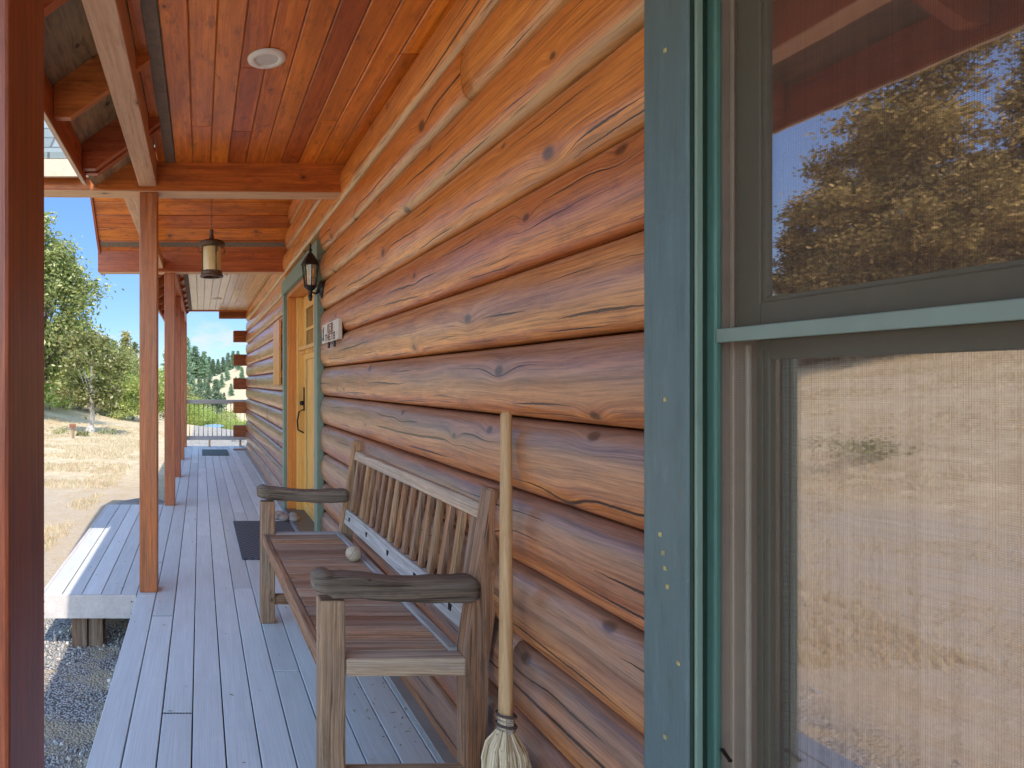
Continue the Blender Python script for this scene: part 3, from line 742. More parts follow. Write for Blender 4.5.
for a, b in ((-3, 3.76), (6.58, 11.5)):
    box('soffit_vent', (-.203, a, 2.546), (-.149, b, 2.56), M['vent'], roof, 0)
SL = .72
def zply(x): return 2.585 + SL * (x + .36)
def eave_section(y0, y1, rys, ye=None):
    ye = ye or y1
    bm = bmesh.new()                                      # plywood sheathing
    p = [(-.62, zply(-.62)), (1.2, zply(1.2))]
    a = [bm.verts.new((p[i][0], y, p[i][1] + dz)) for y in (y0, y1) for dz in (0, .02) for i in (0, 1)]
    # 0 lo0,1 lo1,2 hi0,3 hi1 (y0) ; 4..7 (y1)
    for f in ((0, 1, 5, 4), (2, 6, 7, 3), (0, 4, 6, 2), (1, 3, 7, 5), (0, 2, 3, 1), (4, 5, 7, 6)): bm.faces.new([a[i] for i in f])
    finish(bm, 'sheathing', M['ply'], roof, 1)
    for y in rys:
        bm = bmesh.new(); w = .038; dv = .175
        prof = [(-.578, zply(-.578) - .002), (-.2, zply(-.2) - .002), (-.2, zply(-.2) - dv), (-.515, zply(-.515) - dv), (-.578, zply(-.515) - dv + .0)]
        A = [bm.verts.new((x, y, z)) for x, z in prof]; B = [bm.verts.new((x, y + w, z)) for x, z in prof]
        bm.faces.new(A[::-1]); bm.faces.new(B)
        for i in range(5): bm.faces.new((A[i], A[(i + 1) % 5], B[(i + 1) % 5], B[i]))
        finish(bm, 'rafter', M['raft'], roof, 0)
    box('fascia', (-.603, y0, 2.262), (-.580, ye, zply(-.603) - .001), M['raft'], roof, .002)
    box('fascia_trim', (-.612, y0, 2.300), (-.6035, ye, zply(-.603) + .01), M['raft'], roof, .002)
    box('drip_edge', (-.594, y0 + .001, 2.252), (-.578, ye - .001, 2.2615), M['tanpaint'], roof, .001)
eave_section(-3, 3.76, [-2.1, -1.44, -.78, -.12, .54, 1.20, 1.86, 2.52, 3.13, 3.20], 3.245)
eave_section(6.60, 11.75, [6.7 + .62 * k for k in range(9)])
bm = bmesh.new()                                          # shingled top of the main roof
for (y0, y1, xa) in ((-3.05, 3.72, -.63), (3.72, 6.58, .90), (6.58, 11.9, -.63)):
    pts = [(xa, zply(xa) + .022), (3.4, zply(3.4) + .022), (3.4, zply(3.4) + .06), (xa, zply(xa) + .06)]
    A = [bm.verts.new((x, y0, z)) for x, z in pts]; B = [bm.verts.new((x, y1, z)) for x, z in pts]
    bm.faces.new(A[::-1]); bm.faces.new(B)
    for i in range(4): bm.faces.new((A[i], A[(i + 1) % 4], B[(i + 1) % 4], B[i]))
finish(bm, 'shingles', M['shingle'], roof, 1)
box('end_fascia', (-.248, 11.561, 2.53), (.87, 11.59, 2.60), M['raft'], roof, .002)

# entry gable
g = thing('entry_gable', 'small steep gable roof of red stained boards over the entrance and landing', 'roof', (0, 5.1, 0))
TG = .90
def zfar(y): return 2.56 + (6.43 - y) * TG
def znear(y): return 2.56 + (y - 3.77) * TG
YR = 5.10
def slope_boards(side):
    bm = bmesh.new(); th = math.atan(TG); n = 0; step = .145 * cos(th); y = 6.43 if side > 0 else 3.86; k = 0
    zf = zfar if side > 0 else znear
    uvs = []
    while (y > YR if side > 0 else y < YR):
        y2 = y - side * (step - .009)
        if side > 0: y2 = max(y2, YR)
        else: y2 = min(y2, YR)
        vs = [bm.verts.new((x, yy - 5.1, zf(yy) + dz + (0 if dz else rng.uniform(0, .002)))) for dz in (0, .018) for (x, yy) in ((-1.0, y), (.92, y), (.92, y2), (-1.0, y2))]
        f = [bm.faces.new([vs[i] for i in q]) for q in ((0, 1, 2, 3), (4, 7, 6, 5), (0, 4, 5, 1), (2, 6, 7, 3), (1, 5, 6, 2), (0, 3, 7, 4))]
        uvs.append((f, k)); y -= side * step; k += 1
    bmesh.ops.recalc_face_normals(bm, faces=bm.faces[:]); bm.normal_update(); uv_project(bm, 0); uvl = bm.loops.layers.uv.verify()
    for fs, k in uvs:
        for f in fs:
            for l in f.loops: l[uvl].uv = (l[uvl].uv[0] + k * 4.31, l[uvl].uv[1] * 1.3 + k * .41)
    me = bpy.data.meshes.new('ceiling_boards'); bm.to_mesh(me); bm.free(); link('ceiling_boards', me, M['ceil'], g)
slope_boards(1); slope_boards(-1)
def slope_slab(name, side, x0, x1, d0, d1, mat, ya=None, yb=None, grain=0):
    zf = zfar if side > 0 else znear
    ya = (6.62 if side > 0 else 3.68) if ya is None else ya; yb = YR if yb is None else yb
    bm = bmesh.new()
    pts = [(ya, zf(ya) + d0), (yb, zf(yb) + d0), (yb, zf(yb) + d1), (ya, zf(ya) + d1)]
    A = [bm.verts.new((x0, y - 5.1, z)) for y, z in pts]; B = [bm.verts.new((x1, y - 5.1, z)) for y, z in pts]
    bm.faces.new(A[::-1]); bm.faces.new(B)
    for i in range(4): bm.faces.new((A[i], A[(i + 1) % 4], B[(i + 1) % 4], B[i]))
    return finish(bm, name, mat, g, grain)
for s in (1, -1):
    xs_ = -1.0 if s > 0 else -.64
    slope_slab('gable_decking', s, xs_, 1.6, .020, .06, M['darkwood'], ya=6.62 if s > 0 else 3.84)
    slope_slab('gable_shingles', s, xs_ - (.03 if s > 0 else 0), 1.6, .062, .10, M['shingle'], ya=6.62 if s > 0 else 3.80)
    if s < 0:
        slope_slab('gable_decking', s, -1.0, -.641, .020, .06, M['darkwood']); slope_slab('gable_shingles', s, -1.03, -.641, .062, .10, M['shingle'])
    slope_slab('rake_board', s, -1.025, -1.003, -.03, .06, M['beam'], grain=1)
slope_slab('gable_vent', 1, -.998, .90, -.006, -.0005, M['vent'], ya=6.376, yb=6.338)
box('gable_fascia', (-1.02, 3.655 - 5.1, 2.43), (-.64, 3.677 - 5.1, 2.53), M['tanpaint'], g, .002)

# ------------------------------------------------------------------ log wall
SEAM, BUL = .892, .834
Z0, PZ = 1.352, .1985
wall = thing('log_wall', 'cabin wall of stacked stained logs running the length of the porch', 'wall', (0, 0, 0))
DOOR = (4.44, 6.25, 2.20); WIN = (-.62, 1.05, .42, 2.30); SW = (6.70, 7.62, 1.22, 1.90)
def log(y0, y1, zb, seed, ends=(0, 0)):
    n = max(2, int((y1 - y0) / .07)); K = 15; bm = bmesh.new(); uvl = bm.loops.layers.uv.verify()
    rows = []; per = []
    for i in range(n + 1):
        y = y0 + (y1 - y0) * i / n; row = []; acc = 0; prev = None; uvr = []
        bul = (SEAM - BUL) * (1 + .13 * noise.noise(Vector((y * .8, seed * 3.1, 0))) + .05 * noise.noise(Vector((y * 4, seed, 1))))
        wob = .004 * noise.noise(Vector((y * 1.1, seed * 2.0, 7)))
        for k in range(K + 1):
            t = k / K; a = pi * t
            xx = SEAM + .012 - (bul + .012) * (max(0, sin(a)) ** .47)
            zz = zb + .002 + (PZ - .004) * (.5 - .5 * cos(a) * (1.0)) 
            xx += .003 * noise.noise(Vector((y * 3.0, seed + t * 5, 3)))
            zz += wob * sin(a)
            q = Vector((xx, y, zz))
            if prev is not None: acc += (q - prev).length
            prev = q; row.append(bm.verts.new(q)); uvr.append((y, acc))
        row.append(bm.verts.new((1.02, y, zb + PZ - .002))); uvr.append((y, acc + .1))
        row.append(bm.verts.new((1.02, y, zb + .002))); uvr.append((y, acc + .3))
        rows.append(row); per.append(uvr)
    m = len(rows[0])
    for i in range(n):
        for k in range(m):
            k2 = (k + 1) % m
            f = bm.faces.new((rows[i][k], rows[i + 1][k], rows[i + 1][k2], rows[i][k2]))
            f.smooth = k < K
            us = [per[i][k], per[i + 1][k], per[i + 1][k2], per[i][k2]]
            if k2 == 0: us = [(a[0], .3 + .01 * j) for j, a in enumerate(us)]
            for l, w in zip(f.loops, us): l[uvl].uv = w
    for r in (rows[0], rows[-1]):
        f = bm.faces.new(r)
        for l in f.loops: l[uvl].uv = (l.vert.co.x * .3, l.vert.co.z)
    bmesh.ops.recalc_face_normals(bm, faces=bm.faces[:])
    me = bpy.data.meshes.new('log'); bm.to_mesh(me); bm.free()
    return link('log', me, M['log'], wall)
joints = {4: [2.04], -5: [1.72], 1: [8.9], -1: [9.6], -3: [7.9], 0: [10.0]}
seed = 0
for k in range(-7, 12):
    zb = Z0 + k * PZ; zc = zb + PZ / 2
    segs = [(-3.0, 11.62)]
    if zb > 2.50:
        hw = (3.60 - zb) / TG
        if hw < .1: continue
        segs = [(5.1 - hw, 5.1 + hw)]
    def cut(segs, a, b):
        out = []
        for s, e in segs:
            if b <= s or a >= e: out.append((s, e)); continue
            if s < a: out.append((s, a))
            if e > b: out.append((b, e))
        return out
    if zc < DOOR[2] + .05: segs = cut(segs, DOOR[0], DOOR[1])
    if WIN[2] < zc < WIN[3] + .04: segs = cut(segs, WIN[0], WIN[1])
    for j in joints.get(k, []): segs = cut(segs, j - .0015, j + .0015)
    for s, e in segs:
        seed += 1; log(s, e, zb, seed)
# log ends crossing at the far corner
for k in range(7):
    zt = 2.42 - .2175 * 2 * k; x0 = .35 if k == 0 else .615
    bm = bmesh.new(); add_box(bm, (x0, 11.63, max(-.1, zt)), (3.6, 11.83, zt + .205), .008); finish(bm, 'corner_log', M['endgrain'], wall, 0)
    bm = bmesh.new(); add_box(bm, (.90, 11.63, max(-.1, zt - .2135)), (3.6, 11.80, max(zt - .004, -.02)), .008); finish(bm, 'corner_log', M['endgrain'], wall, 0)
bm = bmesh.new()                                          # sealed dark lining behind the logs (room walls)
add_box(bm, (1.02, 1.16, -.1), (1.06, 4.3, 3.3)); add_box(bm, (1.02, 6.4, -.1), (1.06, 11.6, 3.2)); add_box(bm, (1.02, -3, 2.4), (1.06, 1.16, 3.2)); add_box(bm, (1.02, -3, -.1), (1.06, 1.16, .38)); add_box(bm, (1.02, -3, .38), (1.06, -.70, 2.4))
add_box(bm, (1.02, 4.3, 2.28), (1.06, 6.4, 3.6))
add_box(bm, (1.06, 2.2, -.1), (3.5, 2.24, 3.3)); add_box(bm, (3.5, -3, -.1), (3.54, 11.6, 3.4)); add_box(bm, (1.06, -3.04, -.1), (3.5, -3, 3.3)); add_box(bm, (1.06, -3, -.14), (3.5, 11.6, -.1)); add_box(bm, (1.06, -3, 2.6), (3.5, 2.2, 2.63))
finish(bm, 'interior_lining', M['interior'], wall)

# ------------------------------------------------------------------ near window
win = thing('green_window', 'tall double hung window in green trim filling the right side', 'window', (.80, .21, .42))
LX, LY, LZ = win.location
def wb(name, lo, hi, mat, bev=.002, par=None, grain=None):
    o = box(name, (lo[0] - LX, lo[1] - LY, lo[2] - LZ), (hi[0] - LX, hi[1] - LY, hi[2] - LZ), mat, par or win, bev, grain); return o
YJ = 1.045
cs = [wb('casing', (.800, YJ, .30), (.860, YJ + .105, 2.42), M['casing'], .004), wb('casing', (.800, -.735, .30), (.860, -.63, 2.42), M['casing'], .004),
      wb('casing', (.800, -.629, 2.30), (.860, YJ - .001, 2.42), M['casing'], .004), wb('casing', (.780, -.629, .34), (.880, YJ - .001, .42), M['casing'], .004)]
# nail putty spots on the near casing
bm = bmesh.new()
for z, dy in ((1.22, .05), (.985, .062), (.955, .055), (.93, .05), (.90, .045), (.64, .05), (1.82, .05), (.78, .02)):
    v = add_box(bm, (-.0016, YJ + dy - .0035 - LY, z - LZ - .004), (.001, YJ + dy + .0035 - LY, z - LZ + .004), .0012)
finish(bm, 'putty_spot', simple('putty', (.45, .36, .16), .8, var=.4, nscale=200), cs[0])
# stepped jamb facing the camera, from outside inward
wb('jamb_edge', (.8035, YJ - .006, .42), (.8065, YJ + .0, 2.30), M['darkgreen'], 0)
wb('outer_stop', (.8065, YJ - .010, .42), (.818, YJ - .0005, 2.30), M['palegreen'], .002)
wb('screen_track', (.8182, YJ - .004, .42), (.829, YJ - .0005, 2.30), M['darkgreen'], 0)
fr = wb('screen_frame', (.8292, YJ - .020, .42), (.8405, YJ - .0007, 2.30), M['green'], .003)
wb('screen_rail', (.829, -.63, 1.313), (.8395, YJ - .0205, 1.335), M['greygreen'], .002)
wb('screen_frame', (.8292, -.63, .42), (.8405, -.61, 2.30), M['green'], .003)
s = bmesh.new(); v = [s.verts.new((.8402 - LX, y - LY, z - LZ)) for y, z in ((-.61, .42), (YJ - .02, .42), (YJ - .02, 2.3), (-.61, 2.3))]; s.faces.new(v); finish(s, 'insect_screen', M['screen'], win)
wb('side_jamb', (.8407, YJ - .004, .42), (.866, YJ - .0008, 2.30), M['tandark'], .001)
wb('parting_bead', (.8662, YJ - .010, .42), (.8695, YJ - .0008, 2.30), M['tan'], .001)
wb('inner_jamb', (.8697, YJ - .003, .42), (.96, YJ - .0008, 2.30), M['tan'], .001)
# upper sash
def wbm(bm, lo, hi, bev=.002): add_box(bm, (lo[0] - LX, lo[1] - LY, lo[2] - LZ), (hi[0] - LX, hi[1] - LY, hi[2] - LZ), bev)
US = wb('upper_sash', (.857, .975, 1.318), (.874, 1.018, 2.30), M['olive'], .002)
bm = bmesh.new()
wbm(bm, (.857, -.62, 1.318), (.874, .9748, 1.372)); wbm(bm, (.8605, -.62, 1.3722), (.868, .9748, 1.379), .001); wbm(bm, (.8605, .968, 1.379), (.868, .9748, 2.3), .001)
finish(bm, 'sash_rail', M['olive'], US)
wb('upper_pane', (.8655, -.60, 1.373), (.8685, .974, 2.30), M['glass_up'], 0, US)
wb('pulley_cover', (.8745, .985, 1.32), (.90, 1.028, 2.30), M['olive'], .001, US)
# lower sash
LS = wb('lower_sash', (.8802, .985, .44), (.902, 1.008, 1.3175), M['olive'], .002)
bm = bmesh.new(); wbm(bm, (.8802, -.62, 1.285), (.902, .9848, 1.3175)); wbm(bm, (.8802, -.62, .43), (.902, .9848, .50))
wbm(bm, (.8772, .993, .44), (.8801, .997, 1.30), .0008)
finish(bm, 'sash_rail', M['olive'], LS)
wb('lower_pane', (.889, -.60, .50), (.892, .984, 1.285), M['glass_low'], 0, LS)
wb('weather_strip', (.872, 1.014, .44), (.8795, 1.020, 1.31), M['cream'], .002)
bm = bmesh.new(); add_tube(bm, [(.838 - LX, 1.022 - LY, .66 - LZ), (.834 - LX, 1.002 - LY, .654 - LZ)], .0035, 8); finish(bm, 'screen_pin', M['black'], win)
def curtain(y0, y1, z0, z1, x, amp, lam, lab, seed):
    rg = random.Random(seed); ny = int((y1 - y0) / .004); nz = 24; vs, fs = [], []
    ph = [rg.random() * 6 for _ in range(4)]
    for j in range(nz + 1):
        z = z0 + (z1 - z0) * j / nz
        for i in range(ny + 1):
            y = y0 + (y1 - y0) * i / ny; sp = .004 * sin(z * 3 + y * 12)
            d = amp * (sin(2 * pi * y / lam + ph[0] + .4 * sin(z * 2)) + .5 * sin(2 * pi * y / (lam * .43) + ph[1] + .3 * z) + .3 * sin(2 * pi * y / (lam * .19) + ph[2]))
            vs.append((x + d, y + sp, z))
    w = ny + 1
    for j in range(nz):
        for i in range(ny): fs.append((j * w + i, j * w + i + 1, (j + 1) * w + i + 1, (j + 1) * w + i))
    me = bpy.data.meshes.new('curtain'); me.from_pydata(vs, [], fs); o = link('curtain', me, M['curtain'], None, True)
    return tag(o, lab, 'curtain')
curtain(-.62, 1.03, .36, 2.34, .930, .0085, .085, 'pale linen curtain hanging in folds behind the green window', 3)

# ------------------------------------------------------------------ entrance door
dr = thing('front_door', 'honey coloured front door with small panes recessed in green trim', 'door', (.83, 5.35, 0))
DXo, DYo = .83, 5.35
def db(name, lo, hi, mat, bev=.003, par=None, grain=None):
    return box(name, (lo[0] - DXo, lo[1] - DYo, lo[2]), (hi[0] - DXo, hi[1] - DYo, hi[2]), mat, par or dr, bev, grain)
db('casing', (.812, 4.42, .012), (.86, 4.53, 2.10), M['doorgreen'])
db('casing', (.812, 6.17, .012), (.86, 6.28, 2.10), M['doorgreen'])
db('casing', (.806, 4.40, 2.101), (.862, 6.30, 2.235), M['doorgreen'])
db('jamb', (.842, 6.125, .03), (1.02, 6.169, 2.099), M['jamb'])
db('jamb', (.842, 4.531, .03), (1.02, 4.57, 2.099), M['jamb'])
db('head_jamb', (.842, 4.571, 2.06), (1.02, 6.124, 2.099), M['jamb'])
db('door_stop', (.925, 6.07, .03), (1.018, 6.124, 2.059), M['door'])
db('threshold', (.815, 4.535, .013), (1.03, 6.165, .032), M['sill'])
leaf = db('door_leaf', (.985, 4.60, .035), (1.022, 6.068, .12), M['door'])
for (a, b, c, d) in ((4.60, 4.72, .121, 2.055), (5.95, 6.068, .121, 2.055), (4.721, 5.949, 1.93, 2.055), (4.721, 5.949, 1.46, 1.54)):
    db('door_rail', (.985, a, c), (1.022, b, d), M['door'], .004, leaf)
for k in range(3):
    y0 = 4.721 + k * 1.228 / 3
    if k: db('mullion', (.985, y0 - .03, .121), (1.022, y0 + .03, 1.459), M['door'], .004, leaf)
    db('door_panel', (.998, y0 + (.031 if k else 0), .121), (1.012, y0 + 1.228 / 3 - .031, 1.459), M['door'], .003, leaf)
for k in range(1, 3): db('glazing_bar', (.985, 4.721 + k * 1.228 / 3 - .014, 1.541), (1.018, 4.721 + k * 1.228 / 3 + .014, 1.929), M['door'], .003, leaf)
db('glazing_bar', (.983, 4.721, 1.722), (1.016, 5.949, 1.75), M['door'], .003, leaf)
db('door_glass', (1.0, 4.721, 1.541), (1.005, 5.949, 1.929), M['doorglass'], 0, leaf)
db('shelf', (.935, 4.60, 1.545), (.984, 6.066, 1.578), M['door'], .004, leaf)
for k in range(11): db('dentil', (.952, 4.66 + k * .132, 1.51), (.984, 4.71 + k * .132, 1.544), M['door'], .002, leaf)
hp = db('handle_plate', (.977, 5.985, .98), (.984, 6.04, 1.20), M['black'], .003)
bm = bmesh.new(); add_tube(bm, [(.975 - DXo, 6.01 - DYo, .99), (.935 - DXo, 6.01 - DYo, .97), (.918 - DXo, 6.01 - DYo, .88), (.925 - DXo, 6.01 - DYo, .80), (.978 - DXo, 6.01 - DYo, .77)], .008, 8)
add_lathe(bm, [(0, .0), (.018, .005), (.022, .02), (.015, .04), (0, .042)], (.960 - DXo, 6.01 - DYo, 1.03)); finish(bm, 'door_handle', M['black'], dr, smooth=True)
bm = bmesh.new()
for z in (.35, 1.55): add_tube(bm, [(.982 - DXo, 4.612 - DYo, z), (.982 - DXo, 4.612 - DYo, z + .09)], .007, 8)
finish(bm, 'hinge', M['black'], dr)

# plank shutter beyond the door
w2 = thing('plank_shutter', 'honey coloured plank shutter fixed to the logs just beyond the front door', 'shutter', (.83, 6.70, 1.22))
def sb(name, lo, hi, mat): return box(name, (lo[0] - .83, lo[1] - 6.70, lo[2] - 1.22), (hi[0] - .83, hi[1] - 6.70, hi[2] - 1.22), mat, w2, .003)
for k in range(3): sb('plank', (.800, 6.46 + k * .168, 1.22), (.824, 6.46 + k * .168 + .164, 1.885), M['jamb'])
for z in (1.30, 1.74): sb('batten', (.8245, 6.47, z), (.84, 6.95, z + .06), M['jamb'])

# ------------------------------------------------------------------ bench
bx0, bx1 = .335, .80          # front / rear leg positions
BY0, BY1 = 1.80, 3.35
bench = thing('garden_bench', 'weathered slatted wooden bench standing against the log wall', 'bench', ((bx0 + .8) / 2, (BY0 + BY1) / 2, 0))
BX, BY, _ = bench.location
bench.rotation_euler = (0, 0, .016); bench.location.x -= .012
def bb(name, lo, hi, mat, bev=.004, grain=None, par=None):
    return box(name, (lo[0] - BX, lo[1] - BY, lo[2]), (hi[0] - BX, hi[1] - BY, hi[2]), mat, par or bench, bev, grain)
LEAN = .155
def xr(z): return .757 + max(0, z - .47) * LEAN
for y0, y1 in ((BY0, BY0 + .06), (BY1 - .06, BY1)):
    bb('leg', (.338, y0 + .002, 0.001), (.412, y1, .632), M['bench'], .006, 2)
    bm = bmesh.new(); prof = [(xr(0) - .0, .001), (xr(0) + .056, .001), (xr(0) + .060, .45), (xr(.94) + .056, .938), (xr(.94) - .002, .945), (xr(.47) - .004, .47)]
    yy0 = y0 - (.0 if y0 < 2 else 0); yy1 = y1 + .012 if y0 < 2 else y1
    A = [bm.verts.new((x - BX, yy0 - BY, z)) for x, z in prof]; B = [bm.verts.new((x - BX, yy1 - BY, z)) for x, z in prof]
    bm.faces.new(A[::-1]); bm.faces.new(B)
    for i in range(6): bm.faces.new((A[i], A[(i + 1) % 6], B[(i + 1) % 6], B[i]))
    bmesh.ops.bevel(bm, geom=bm.edges[:], offset=.005, segments=2, affect='EDGES')
    finish(bm, 'rear_post', M['bench'], bench, 2)
    bb('stretcher', (.413, y0 + .015, .095), (.757, y1 - .012, .145), M['bench'], .004, 0)
    # arm: heavy, worn, slightly bowed slab
    bm = bmesh.new(); N = 26; sec = 12; rings = []
    ym = (y0 + y1) / 2
    for i in range(N + 1):
        t = i / N; x = .322 + t * (.792 - .322)
        up = .005 * sin(t * pi * 2.2 + .4) + .004 * noise.noise(Vector((t * 6, y0, 0))) - .012 * t + (.01 if t < .08 else 0)
        hh = .033 + .002 * sin(t * 9) + .003 * noise.noise(Vector((t * 9, y0, 4))); hw = .042 + .004 * noise.noise(Vector((t * 5, y0, 9)))
        endk = min(1, .72 + t * 5, .80 + (1 - t) * 5)
        ring = []
        for k in range(sec):
            a = 2 * pi * (k + .5) / sec; cx = abs(cos(a)) ** .45 * math.copysign(1, cos(a)); cz = abs(sin(a)) ** .45 * math.copysign(1, sin(a))
            nn = 1 + .05 * noise.noise(Vector((t * 22, k * .8, y0)))
            ring.append(bm.verts.new((x - BX, ym + hw * cx * endk * nn - BY, .668 + up + hh * cz * endk * nn)))
        rings.append(ring)
    for i in range(N):
        for k in range(sec): bm.faces.new((rings[i][k], rings[i][(k + 1) % sec], rings[i + 1][(k + 1) % sec], rings[i + 1][k]))
    bm.faces.new(rings[0]); bm.faces.new(rings[-1][::-1])
    finish(bm, 'armrest', M['arm'], bench, 0, True)
bb('front_rail', (.345, BY0 + .061, .405), (.372, BY1 - .061, .466), M['bench'], .005, 1)
bb('rear_rail', (.728, BY0 + .061, .41), (.762, BY1 - .061, .472), M['benchgray'], .005, 1)
bb('side_rail', (.413, BY0 + .004, .415), (.756, BY0 + .058, .466), M['toprail'], .006, 0)
bb('side_rail', (.413, BY1 - .058, .415), (.756, BY1 - .004, .466), M['benchgray'], .006, 0)
rg = random.Random(2)
n = 15; y = BY0 + .064; st = (BY1 - .064 - y) / n
for i in range(n):
    dz = rg.uniform(-.002, .002)
    bb('seat_slat', (.374, y + i * st + .0025, .444 + dz), (.727, y + (i + 1) * st - .0025, .464 + dz), M['seat'], .004, 0)
def lean_part(name, y0, y1, z0, z1, th, off, mat, grain, holes=None):
    bm = bmesh.new()
    pr = [(xr(z0) + off, z0), (xr(z0) + off + th, z0), (xr(z1) + off + th, z1), (xr(z1) + off, z1)]
    A = [bm.verts.new((x - BX, y0 - BY, z)) for x, z in pr]; B = [bm.verts.new((x - BX, y1 - BY, z)) for x, z in pr]
    bm.faces.new(A[::-1]); bm.faces.new(B)
    for i in range(4): bm.faces.new((A[i], A[(i + 1) % 4], B[(i + 1) % 4], B[i]))
    bmesh.ops.bevel(bm, geom=bm.edges[:], offset=.003, segments=2, affect='EDGES')
    return finish(bm, name, mat, bench, grain)
lean_part('top_rail', BY0 + .073, BY1 - .061, .848, .892, .036, .004, M['toprail'], 1)
rl = lean_part('lower_rail', BY0 + .073, BY1 - .061, .520, .592, .034, .002, M['benchgray'], 1)
for k in range(5):
    yc = BY0 + .16 + k * .31; bm = bmesh.new(); add_box(bm, (xr(.556) + .0005 - BX, yc - .011 - BY, .545), (xr(.556) + .004 - BX, yc + .011 - BY, .567))
    finish(bm, 'peg_hole', M['gap'], rl)
n = 16
for i in range(n):
    yc = BY0 + .115 + i * (BY1 - BY0 - .23) / (n - 1)
    lean_part('back_slat', yc - .019, yc + .019, .5925, .8475, .016, .010, M['bench'], 2)

# ------------------------------------------------------------------ ball
bc = Vector((.672, 2.79, .464 + .034))
ball = thing('baseball', 'worn baseball lying on the bench seat', 'ball', (bc.x, bc.y, .464))
bm = bmesh.new(); bmesh.ops.create_icosphere(bm, subdivisions=4, radius=.034); 
for v in bm.verts: v.co.z += .034
finish(bm, 'cover', M['leather'], ball, smooth=True, uv=False)
bm = bmesh.new(); pts = []
for k in range(61):
    t = 2 * pi * k / 60; A_, B_ = .4, 0
    v = Vector((cos(t) * 1.0 + .35 * cos(3 * t), sin(t) * 1.0 - .35 * sin(3 * t), 1.05 * sin(2 * t))).normalized()
    v = Euler((.5, .3, 1.2)).to_matrix() @ v
    pts.append(v * .0342 + Vector((0, 0, .034)))
add_tube(bm, pts, .0011, 5, caps=False); finish(bm, 'seam_stitching', M['stitch'], ball)

# ------------------------------------------------------------------ broom
br = thing('broom', 'straw broom with a plain wooden handle leaning on the log wall by the bench', 'broom', (.765, 1.60, 0))
P0 = Vector((.768, 1.60, .36)); P1 = Vector((.817, 1.70, 1.163))
o0 = br.location
bm = bmesh.new(); N = 16; uvl = bm.loops.layers.uv.verify()
pts = [P0.lerp(P1, i / N) - o0 for i in range(N + 1)]; rd = [.0175 - .0035 * i / N for i in range(N + 1)]
pts.append(pts[-1] + Vector((0, .001, .008))); rd.append(.009)
add_tube(bm, pts, rd, 16); finish(bm, 'broom_handle', M['handle'], br, 2, True)
axis = (P1 - P0).normalized(); a_, b_ = frame_axes(axis)
bm = bmesh.new(); rg = random.Random(11)
def down(s): return P0 - axis * s - o0
for i in range(800):                                       # straw head: many single stalks
    th = rg.random() * 2 * pi; rr = math.sqrt(rg.random()); L = rg.uniform(.27, .325)
    pts = []; 
    for j in range(10):
        t = j / 9; s = -.055 + t * (L + .055)
        w = .017 + (.060 - .017) * (1 - (1 - min(1, max(0, (s + .010) / .085))) ** 2.6) + .006 * t
        flat = 1.0 - .35 * t
        q = down(s) + a_ * (cos(th) * rr * w) * (1.0) + b_ * (sin(th) * rr * w * flat) + Vector((rg.uniform(-1, 1), rg.uniform(-1, 1), 0)) * (.004 if i % 9 else .012) * t
        q.z = max(q.z, .003)
        pts.append(q)
    add_tube(bm, pts, [.0023] * 8 + [.0019, .0012], 4, caps=False)
finish(bm, 'broom_head', M['straw'], br, uv=False)
bm = bmesh.new()
for k in range(6):
    s = -.045 + k * .011
    add_tube(bm, [down(s + .0042), down(s - .0042)], [.0215 + .0006 * k] * 2, 20)
    c = down(s); R0 = .0218 + .0008 * k
tw = finish(bm, 'binding', simple('pale_binding', (.50, .42, .34), .8, var=.2, nscale=120), br)
bm = bmesh.new()
for s in (-.052, -.028, -.004, .014):
    c = down(s); pts = [c + (a_ * cos(2 * pi * k / 24) + b_ * sin(2 * pi * k / 24)) * (.0232 + (.0025 if s > 0 else 0)) for k in range(25)]
    add_tube(bm, pts, .0036, 6, caps=False)
finish(bm, 'twine', M['twine'], br, smooth=True)

# ------------------------------------------------------------------ wall lantern
wl = thing('wall_lantern', 'black coach lantern mounted on the log wall beside the front door', 'lantern', (.750, 4.33, 1.905))
wl.scale = (1.2, 1.2, 1.2)
bm = bmesh.new()
add_lathe(bm, [(0, .24), (.006, .235), (.005, .21), (.012, .20), (.006, .19), (.02, .175), (.036, .15), (.050, .125), (.054, .118), (.050, .113), (0, .113)], n=8); finish(bm, 'lantern_cap', M['black'], wl)
bm = bmesh.new()
for k in range(8):
    a = 2 * pi * (k) / 8; add_tube(bm, [(.047 * cos(a), .047 * sin(a), .114), (.033 * cos(a), .033 * sin(a), .0)], .0035, 5)
add_lathe(bm, [(.036, 0), (.037, -.006), (.022, -.022), (.012, -.03), (.010, -.05), (.014, -.06), (.008, -.085), (0, -.088)], n=8)
finish(bm, 'lantern_cage', M['black'], wl)
bm = bmesh.new(); add_lathe(bm, [(.044, .112), (.031, .002)], n=8); finish(bm, 'lantern_glass', M['lampglass'], wl)
bm = bmesh.new(); add_tube(bm, [(0, 0, .0), (0, 0, .055)], .008, 10); finish(bm, 'bulb', M['lens'], wl)
bm = bmesh.new(); add_tube(bm, [(0, 0, -.035), (.03, 0, -.045), (.040, 0, -.035), (.050, 0, -.02)], [.009, .008, .009, .012], 8)
for k in range(3): pass
add_tube(bm, [(.040, 0, -.02), (.050, 0, -.02), (.058, 0, -.02), (.085, 0, -.02)], [.022, .040, .050, .052], 20)
finish(bm, 'wall_bracket', M['black'], wl, smooth=False)

